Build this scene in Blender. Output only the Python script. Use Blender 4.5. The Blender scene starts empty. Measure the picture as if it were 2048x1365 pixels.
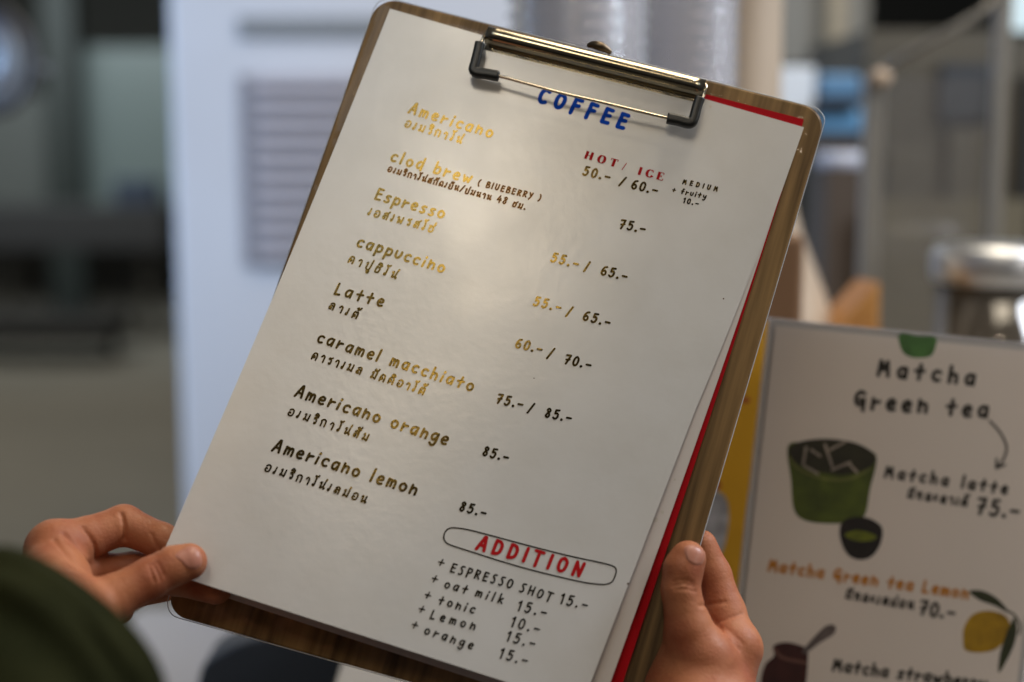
import bpy, bmesh, math, random
import numpy as np
from mathutils import Vector, Matrix
random.seed(7); rng = np.random.default_rng(7)
S = bpy.context.scene
COL = S.collection
R = math.radians

# ------------------------------------------------------------------ camera
F = 50.0 / 36.0 * 2048.0            # focal length in photo pixels
PITCH = R(8.0)
CAM = np.array([0.0, 0.0, 1.35])
RT = np.array([1.0, 0.0, 0.0])
FW = np.array([0.0, math.cos(PITCH), -math.sin(PITCH)])
UP = np.array([0.0, math.sin(PITCH), math.cos(PITCH)])
cd = bpy.data.cameras.new('camera'); cam = bpy.data.objects.new('camera', cd); COL.objects.link(cam)
cam.location = CAM; cam.rotation_euler = (R(90) - PITCH, 0, 0)
cd.lens = 50; cd.sensor_width = 36; cd.clip_start = 0.05; cd.clip_end = 60
cd.dof.use_dof = True; cd.dof.focus_distance = 0.672; cd.dof.aperture_fstop = 3.0
S.camera = cam
S.cycles.transparent_max_bounces = 64

# ------------------------------------------------------------------ world, lamps, exposure
W = bpy.data.worlds.new('World'); S.world = W; W.use_nodes = True
nt = W.node_tree; nt.nodes.clear()
wo = nt.nodes.new('ShaderNodeOutputWorld'); bg = nt.nodes.new('ShaderNodeBackground')
tc = nt.nodes.new('ShaderNodeTexCoord'); sp = nt.nodes.new('ShaderNodeSeparateXYZ')
rp = nt.nodes.new('ShaderNodeValToRGB'); mr = nt.nodes.new('ShaderNodeMapRange')
nt.links.new(tc.outputs['Generated'], sp.inputs[0]); nt.links.new(sp.outputs['Z'], mr.inputs['Value'])
mr.inputs['From Min'].default_value = -1; mr.inputs['From Max'].default_value = 1
nt.links.new(mr.outputs[0], rp.inputs[0]); nt.links.new(rp.outputs[0], bg.inputs['Color'])
e = rp.color_ramp.elements
e[0].position = 0.0; e[0].color = (.05, .045, .04, 1); e[1].position = 1.0; e[1].color = (.62, .6, .58, 1)
for p_, c_ in ((.42, (.09, .08, .07, 1)), (.5, (.26, .25, .25, 1)), (.7, (.42, .41, .42, 1))):
    n_ = e.new(p_); n_.color = c_
bg.inputs['Strength'].default_value = 0.13
nt.links.new(bg.outputs[0], wo.inputs['Surface'])
S.view_settings.view_transform = 'Standard'; S.view_settings.look = 'None'
S.view_settings.exposure = 0; S.view_settings.gamma = 1; S.view_settings.use_curve_mapping = False

def area(name, loc, target, sx, sy, power, color):
    l = bpy.data.lights.new(name, 'AREA'); l.shape = 'RECTANGLE'; l.size = sx; l.size_y = sy
    l.energy = power; l.color = color
    o = bpy.data.objects.new(name, l); COL.objects.link(o); o.location = loc
    o.rotation_euler = (Vector(target) - Vector(loc)).to_track_quat('-Z', 'Y').to_euler()
    return o
def spot(name, loc, power, color, radius=.02):
    l = bpy.data.lights.new(name, 'POINT'); l.energy = power; l.color = color; l.shadow_soft_size = radius
    o = bpy.data.objects.new(name, l); COL.objects.link(o); o.location = loc
    return o
WARM = (1.0, .80, .56)
KEY = area('ceiling_key', (-.175, -.90, 2.765), (-.01, .67, 1.37), .25, .50, 3.5, (1.0, .82, .58))  # warm ceiling light, placed so the page mirrors it as glare
KEY.rotation_euler.rotate_axis('Z', R(30))
area('overhead', (-.24, .16, 2.0), (0, .66, 1.38), .45, .3, .68, (.78, .90, 1.0))
area('warm_ceiling', (-.63, -.90, 2.76), (-.1, .67, 1.4), .06, .50, .45, (1.0, .66, .30))
area('ceiling_panel', (.5, 1.2, 2.9), (.4, 1.2, 0), 1.4, .6, 22, (1, .86, .66))
area('floor_fill', (-3.2, 6.5, 3.3), (-3.2, 6.6, 0), 4.5, 6, 100, (1, .94, .80))  # added fill, brightens and warms the far floor; no fixture there
area('daylight_left', (-2.4, 1.6, 1.9), (-.6, 2.6, 1.25), 1.0, 1.4, 16, (.50, .70, 1.0)).data.spread = R(95)
area('daylight_far', (-3.4, 8.6, 2.6), (-3.4, 11, 1.2), 2.4, .5, 40, (.80, .94, 1.0))
area('sign_fill', (1.2, -.1, 1.7), (.55, .76, 1.20), .3, .3, .38, (1, .90, .80)).data.spread = R(50)  # added fill aimed at the sign card, not a lamp of the place
area('boxes_fill', (1.5, 1.0, 2.1), (.5, 1.9, 1.4), .5, .4, 9, (.72, .86, 1.0))  # added cool fill to brighten the boxes, no window behind it
area('cups_fill', (1.2, .9, 2.3), (.15, 1.1, 1.5), .25, .5, 16, (.9, .93, 1.0))  # added fill to brighten the cup stacks, no window behind it
for i, (x, y, z, p) in enumerate(((.24, -.9, 2.80, .3), (.29, -.9, 2.78, .35), (.34, -.9, 2.76, .35), (-.50, -.92, 2.88, .8), (-.58, -.92, 2.62, .8), (.3, .35, 2.5, 3), (.9, .2, 2.4, 3))):
    spot('bulb', (x, y, z), p, WARM, .012)

# ------------------------------------------------------------------ helpers
def P(px, py, d):
    return CAM + d * (FW + (px - 1024) / F * RT - (py - 682.5) / F * UP)
def at(px, py, Y):                        # pixel ray to the vertical plane y = Y
    r = FW + (px - 1024) / F * RT - (py - 682.5) / F * UP
    return CAM + r * (Y / r[1])
BN = np.array([-.05270, .20005, .97837])  # board normal in camera axes (right, up, back)
BC = float(np.dot(BN, np.array([-.00465, -.00487, -.67671])))
def dboard(px, py):
    r = np.array([(px - 1024) / F, -(py - 682.5) / F, -1.0])
    return BC / float(np.dot(BN, r))
BNW = BN[0] * RT + BN[1] * UP - BN[2] * FW  # same normal in the world
def L(px, py, lift=0.0):                  # lift in mm above the clipboard, towards the viewer
    return P(px, py, dboard(px, py) - lift / 1000.0)

def link(name, me, mat, parent=None, smooth=True):
    o = bpy.data.objects.new(name, me); COL.objects.link(o)
    for m in (mat if isinstance(mat, (list, tuple)) else [mat]): me.materials.append(m)
    if smooth:
        for p in me.polygons: p.use_smooth = True
    if parent is not None:
        o.parent = parent
        o.matrix_parent_inverse = Matrix.Translation(-Vector(parent.location))
    return o
def obj(name, verts, faces, mat, parent=None, smooth=True):
    me = bpy.data.meshes.new(name); me.from_pydata([tuple(map(float, v)) for v in verts], [], [tuple(map(int, f)) for f in faces]); me.update()
    return link(name, me, mat, parent, smooth)
def thing(name, label, cat, loc, group=None):
    o = bpy.data.objects.new(name, None); COL.objects.link(o); o.location = tuple(map(float, loc)); o.empty_display_size = .02
    return tag(o, label, cat, group)
def tag(o, label, cat, group=None):
    o['label'] = label; o['category'] = cat
    if group: o['group'] = group
    return o
def plabel(o, t): o['label'] = t; return o
def bevel(o, w, seg=3):
    m = o.modifiers.new('bevel', 'BEVEL'); m.width = w; m.segments = seg; m.limit_method = 'ANGLE'; m.angle_limit = R(40)
    return o
def box(name, lo, hi, mat, parent=None, bev=0.0):
    x0, y0, z0 = lo; x1, y1, z1 = hi
    v = [(x0, y0, z0), (x1, y0, z0), (x1, y1, z0), (x0, y1, z0), (x0, y0, z1), (x1, y0, z1), (x1, y1, z1), (x0, y1, z1)]
    f = [(0, 3, 2, 1), (4, 5, 6, 7), (0, 1, 5, 4), (1, 2, 6, 5), (2, 3, 7, 6), (3, 0, 4, 7)]
    o = obj(name, v, f, mat, parent, smooth=False)
    if bev: bevel(o, bev)
    return o
def pxbox(name, x0, y0, x1, y1, Y, depth, mat, parent=None, bev=0.0):   # front face spans these photo pixels at distance Y
    a = at(x0, y1, Y); b = at(x1, y0, Y)
    return box(name, (a[0], Y, a[2]), (b[0], Y + depth, b[2]), mat, parent, bev)
def tube_data(pts, rad, n=12, cap=True):
    pts = [np.array(p, float) for p in pts]; V = []; Fc = []
    rads = rad if isinstance(rad, (list, tuple)) else [rad] * len(pts)
    t0 = pts[1] - pts[0]; a = np.cross(t0, [0.31, .2, .93]); a /= np.linalg.norm(a)
    for i, p in enumerate(pts):
        t = pts[min(i + 1, len(pts) - 1)] - pts[max(i - 1, 0)]; t /= np.linalg.norm(t)
        a = a - t * np.dot(a, t); a /= np.linalg.norm(a); b = np.cross(t, a)
        for k in range(n):
            th = 2 * math.pi * k / n
            V.append(p + rads[i] * (math.cos(th) * a + math.sin(th) * b))
    for i in range(len(pts) - 1):
        for k in range(n):
            Fc.append((i * n + k, i * n + (k + 1) % n, (i + 1) * n + (k + 1) % n, (i + 1) * n + k))
    if cap:
        Fc.append(tuple(range(n))[::-1]); Fc.append(tuple(range((len(pts) - 1) * n, len(pts) * n)))
    return V, Fc
def tube(name, pts, rad, mat, parent=None, n=12, cap=True):
    v, f = tube_data(pts, rad, n, cap); return obj(name, v, f, mat, parent)
def lathe(name, prof, c, mat, parent=None, n=48, cap0=True, cap1=True):   # prof: (radius, z) list
    V = []; Fc = []
    for r, z in prof:
        for k in range(n):
            th = 2 * math.pi * k / n; V.append((c[0] + r * math.cos(th), c[1] + r * math.sin(th), c[2] + z))
    for i in range(len(prof) - 1):
        for k in range(n):
            Fc.append((i * n + k, i * n + (k + 1) % n, (i + 1) * n + (k + 1) % n, (i + 1) * n + k))
    if cap0: Fc.append(tuple(range(n))[::-1])
    if cap1: Fc.append(tuple(range((len(prof) - 1) * n, len(prof) * n)))
    return obj(name, V, Fc, mat, parent)
def smooth_path(pts, sub=8, closed=False):
    pts = [np.array(p, float) for p in pts]; n = len(pts)
    if n == 2 and not closed: return [pts[0] + (pts[1] - pts[0]) * i / 3 for i in range(4)]
    out = []
    rngi = range(n if closed else n - 1)
    for i in rngi:
        if closed: p0, p1, p2, p3 = pts[(i - 1) % n], pts[i], pts[(i + 1) % n], pts[(i + 2) % n]
        else: p0, p1, p2, p3 = pts[max(i - 1, 0)], pts[i], pts[i + 1], pts[min(i + 2, n - 1)]
        for k in range(sub):
            t = k / sub
            out.append(.5 * ((2 * p1) + (-p0 + p2) * t + (2 * p0 - 5 * p1 + 4 * p2 - p3) * t * t + (-p0 + 3 * p1 - 3 * p2 + p3) * t ** 3))
    if not closed: out.append(pts[-1])
    else: out.append(out[0])
    return out

# ------------------------------------------------------------------ materials
def mat(name, color, rough=.5, metal=0.0, spec=.5, coat=0.0, coat_rough=.1, sss=0.0, tint=None, noise=None, bump=None, alpha=None, emit=None):
    m = bpy.data.materials.new(name); m.use_nodes = True
    t = m.node_tree; b = t.nodes['Principled BSDF']
    b.inputs['Base Color'].default_value = (*color, 1); b.inputs['Roughness'].default_value = rough
    b.inputs['Metallic'].default_value = metal; b.inputs['Specular IOR Level'].default_value = spec
    b.inputs['Coat Weight'].default_value = coat; b.inputs['Coat Roughness'].default_value = coat_rough
    if tint: b.inputs['Specular Tint'].default_value = (*tint, 1)
    if sss:
        b.inputs['Subsurface Weight'].default_value = sss; b.inputs['Subsurface Radius'].default_value = (1, .35, .2); b.inputs['Subsurface Scale'].default_value = .004
    if emit: b.inputs['Emission Color'].default_value = (*emit[0], 1); b.inputs['Emission Strength'].default_value = emit[1]
    if noise:                                 # (scale, second colour, [stretch])
        co = t.nodes.new('ShaderNodeTexCoord'); mp = t.nodes.new('ShaderNodeMapping'); nz = t.nodes.new('ShaderNodeTexNoise'); mx = t.nodes.new('ShaderNodeMix'); mx.data_type = 'RGBA'
        t.links.new(co.outputs['Object'], mp.inputs[0]); t.links.new(mp.outputs[0], nz.inputs['Vector'])
        if len(noise) > 2: mp.inputs['Scale'].default_value = noise[2]
        nz.inputs['Scale'].default_value = noise[0]; nz.inputs['Detail'].default_value = 6
        r_ = t.nodes.new('ShaderNodeValToRGB'); r_.color_ramp.elements[0].position = .35; r_.color_ramp.elements[1].position = .68
        t.links.new(nz.outputs['Fac'], r_.inputs[0]); t.links.new(r_.outputs[0], mx.inputs['Factor'])
        mx.inputs['A'].default_value = (*color, 1); mx.inputs['B'].default_value = (*noise[1], 1)
        t.links.new(mx.outputs['Result'], b.inputs['Base Color'])
    if bump:                                  # (scale, strength, distance)
        co = t.nodes.new('ShaderNodeTexCoord'); nz = t.nodes.new('ShaderNodeTexNoise'); bp = t.nodes.new('ShaderNodeBump')
        nz.inputs['Scale'].default_value = bump[0]; nz.inputs['Detail'].default_value = 5
        bp.inputs['Strength'].default_value = bump[1]; bp.inputs['Distance'].default_value = bump[2]
        t.links.new(co.outputs['Object'], nz.inputs['Vector']); t.links.new(nz.outputs['Fac'], bp.inputs['Height']); t.links.new(bp.outputs[0], b.inputs['Normal'])
    return m
def clear(name, tint=(1, 1, 1), rough=.05, haze=0.0, ior=1.45, bump=None):   # thin clear plastic sheet
    m = bpy.data.materials.new(name); m.use_nodes = True; t = m.node_tree; t.nodes.clear()
    out = t.nodes.new('ShaderNodeOutputMaterial'); tr = t.nodes.new('ShaderNodeBsdfTransparent'); gl = t.nodes.new('ShaderNodeBsdfGlossy')
    fr = t.nodes.new('ShaderNodeFresnel'); mx = t.nodes.new('ShaderNodeMixShader'); 
    ge = t.nodes.new('ShaderNodeNewGeometry'); ma = t.nodes.new('ShaderNodeMath'); ma.operation = 'MULTIPLY_ADD'   # same sheet seen from behind: no total reflection
    ma.inputs[1].default_value = 1 / ior - ior; ma.inputs[2].default_value = ior
    t.links.new(ge.outputs['Backfacing'], ma.inputs[0]); t.links.new(ma.outputs[0], fr.inputs['IOR'])
    tr.inputs[0].default_value = (*tint, 1); gl.inputs['Roughness'].default_value = rough
    if bump:
        co = t.nodes.new('ShaderNodeTexCoord'); nz = t.nodes.new('ShaderNodeTexNoise'); bp = t.nodes.new('ShaderNodeBump')
        nz.inputs['Scale'].default_value = bump[0]; nz.inputs['Detail'].default_value = 2
        bp.inputs['Strength'].default_value = bump[1]; bp.inputs['Distance'].default_value = bump[2]
        t.links.new(co.outputs['Object'], nz.inputs['Vector']); t.links.new(nz.outputs['Fac'], bp.inputs['Height'])
        t.links.new(bp.outputs[0], gl.inputs['Normal']); t.links.new(bp.outputs[0], fr.inputs['Normal'])
    a = tr.outputs[0]
    if haze:
        df = t.nodes.new('ShaderNodeBsdfTranslucent'); d2 = t.nodes.new('ShaderNodeBsdfDiffuse'); ad = t.nodes.new('ShaderNodeMixShader'); m2 = t.nodes.new('ShaderNodeMixShader')
        df.inputs[0].default_value = (.8, .8, .83, 1); d2.inputs[0].default_value = (.75, .75, .8, 1)
        t.links.new(df.outputs[0], ad.inputs[1]); t.links.new(d2.outputs[0], ad.inputs[2])
        m2.inputs[0].default_value = haze; t.links.new(a, m2.inputs[1]); t.links.new(ad.outputs[0], m2.inputs[2]); a = m2.outputs[0]
    t.links.new(fr.outputs[0], mx.inputs[0]); t.links.new(a, mx.inputs[1]); t.links.new(gl.outputs[0], mx.inputs[2]); t.links.new(mx.outputs[0], out.inputs[0])
    return m

GOLD = (1.0, .70, .17)
M = dict(
    paper=mat('laminated_paper', (.70, .715, .72), rough=.2, spec=1.0, bump=(260, .12, .0004), noise=(38, (.66, .67, .665))),
    paper_plain=mat('plain_paper', (.66, .62, .60), rough=.5, spec=.3),
    red=mat('red_card', (.43, .004, .010), rough=.7, spec=.12),
    ink=mat('toner_ink', (.006, .005, .003), rough=.10, spec=1.0, tint=GOLD, bump=(900, .12, .0002)),
    ink_brown=mat('marker_ink', (.018, .006, .001), rough=.2, spec=.9, tint=(1, .5, .12), bump=(1200, .5, .0003)),
    blue=mat('blue_ink', (.002, .075, .60), rough=.6, spec=.1),
    redink=mat('red_ink', (.46, .008, .012), rough=.6, spec=.12),
    speck=mat('speck', (.09, .06, .04), rough=.8), stain=mat('stain', (.60, .57, .52), rough=.5),
    metal=mat('nickel_metal', (.42, .37, .27), rough=.14, metal=1), rivet=mat('bronze_metal', (.16, .12, .08), rough=.4, metal=1),
    wire=mat('wire_metal', (.66, .58, .45), rough=.18, metal=1),
    rubber=mat('black_rubber', (.012, .014, .014), rough=.38, spec=.5, bump=(700, .2, .0002)),
    film=clear('film', rough=.06, ior=1.32, bump=(38, .5, .004)), filmedge=mat('film_edge', (.62, .66, .72), rough=.18, spec=.9),
    skin=mat('skin', (.43, .168, .080), rough=.52, spec=.28, sss=.06, noise=(60, (.33, .102, .050)), bump=(700, .4, .0006)),
    nail=mat('nail', (.44, .19, .13), rough=.36, spec=.35, sss=.06), nailtip=mat('nail_tip', (.62, .45, .33), rough=.35),
    sleeve=mat('olive_cloth', (.022, .024, .009), rough=.9, spec=.05, noise=(26, (.012, .014, .005)), bump=(420, .8, .0015)),
)
def vary_rough(m, scale, lo, hi):       # handled, unevenly glossy surface
    t = m.node_tree; b = t.nodes['Principled BSDF']; co = t.nodes.new('ShaderNodeTexCoord'); nz = t.nodes.new('ShaderNodeTexNoise'); mp = t.nodes.new('ShaderNodeMapRange')
    nz.inputs['Scale'].default_value = scale; nz.inputs['Detail'].default_value = 7; nz.inputs['Roughness'].default_value = .62
    mp.inputs['From Min'].default_value = .35; mp.inputs['From Max'].default_value = .65; mp.inputs['To Min'].default_value = lo; mp.inputs['To Max'].default_value = hi
    t.links.new(co.outputs['Object'], nz.inputs['Vector']); t.links.new(nz.outputs['Fac'], mp.inputs['Value']); t.links.new(mp.outputs[0], b.inputs['Roughness'])
vary_rough(M['paper'], 22, .19, .25); vary_rough(M['skin'], 120, .42, .66); vary_rough(M['metal'], 90, .10, .24)
# wood of the clipboard
def wood():
    m = mat('wood_veneer', (.17, .105, .05), rough=.45, spec=.2); t = m.node_tree; b = t.nodes['Principled BSDF']
    co = t.nodes.new('ShaderNodeTexCoord'); mp = t.nodes.new('ShaderNodeMapping'); mp.inputs['Scale'].default_value = (1, .05, 1)
    rot = t.nodes.new('ShaderNodeMapping'); rot.inputs['Rotation'].default_value = (R(8), 0, 0)
    n1 = t.nodes.new('ShaderNodeTexNoise'); n1.inputs['Scale'].default_value = 260; n1.inputs['Detail'].default_value = 8
    n2 = t.nodes.new('ShaderNodeTexNoise'); n2.inputs['Scale'].default_value = 45; n2.inputs['Detail'].default_value = 3
    t.links.new(co.outputs['UV'], mp.inputs[0]); t.links.new(mp.outputs[0], n1.inputs['Vector']); t.links.new(mp.outputs[0], n2.inputs['Vector'])
    ad = t.nodes.new('ShaderNodeMath'); ad.operation = 'MULTIPLY_ADD'; ad.inputs[1].default_value = .6
    t.links.new(n1.outputs['Fac'], ad.inputs[0]); t.links.new(n2.outputs['Fac'], ad.inputs[2])
    r = t.nodes.new('ShaderNodeValToRGB'); r.color_ramp.elements[0].position = .55; r.color_ramp.elements[0].color = (.05, .029, .012, 1)
    r.color_ramp.elements[1].position = 1.05; r.color_ramp.elements[1].color = (.38, .24, .10, 1)
    t.links.new(ad.outputs[0], r.inputs[0]); t.links.new(r.outputs[0], b.inputs['Base Color'])
    return m
M['wood'] = wood()

# ------------------------------------------------------------------ the setting
floor_m = mat('stone_floor', (.20, .19, .165), rough=.45, noise=(1.2, (.235, .22, .19)))
box('floor', (-9, -2, -.05), (9, 13, 0), floor_m)['kind'] = 'structure'
box('back_wall', (-9, 12.6, 0), (9, 12.8, 4.6), mat('dark_wall', (.05, .05, .044), rough=.8))['kind'] = 'structure'

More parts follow.
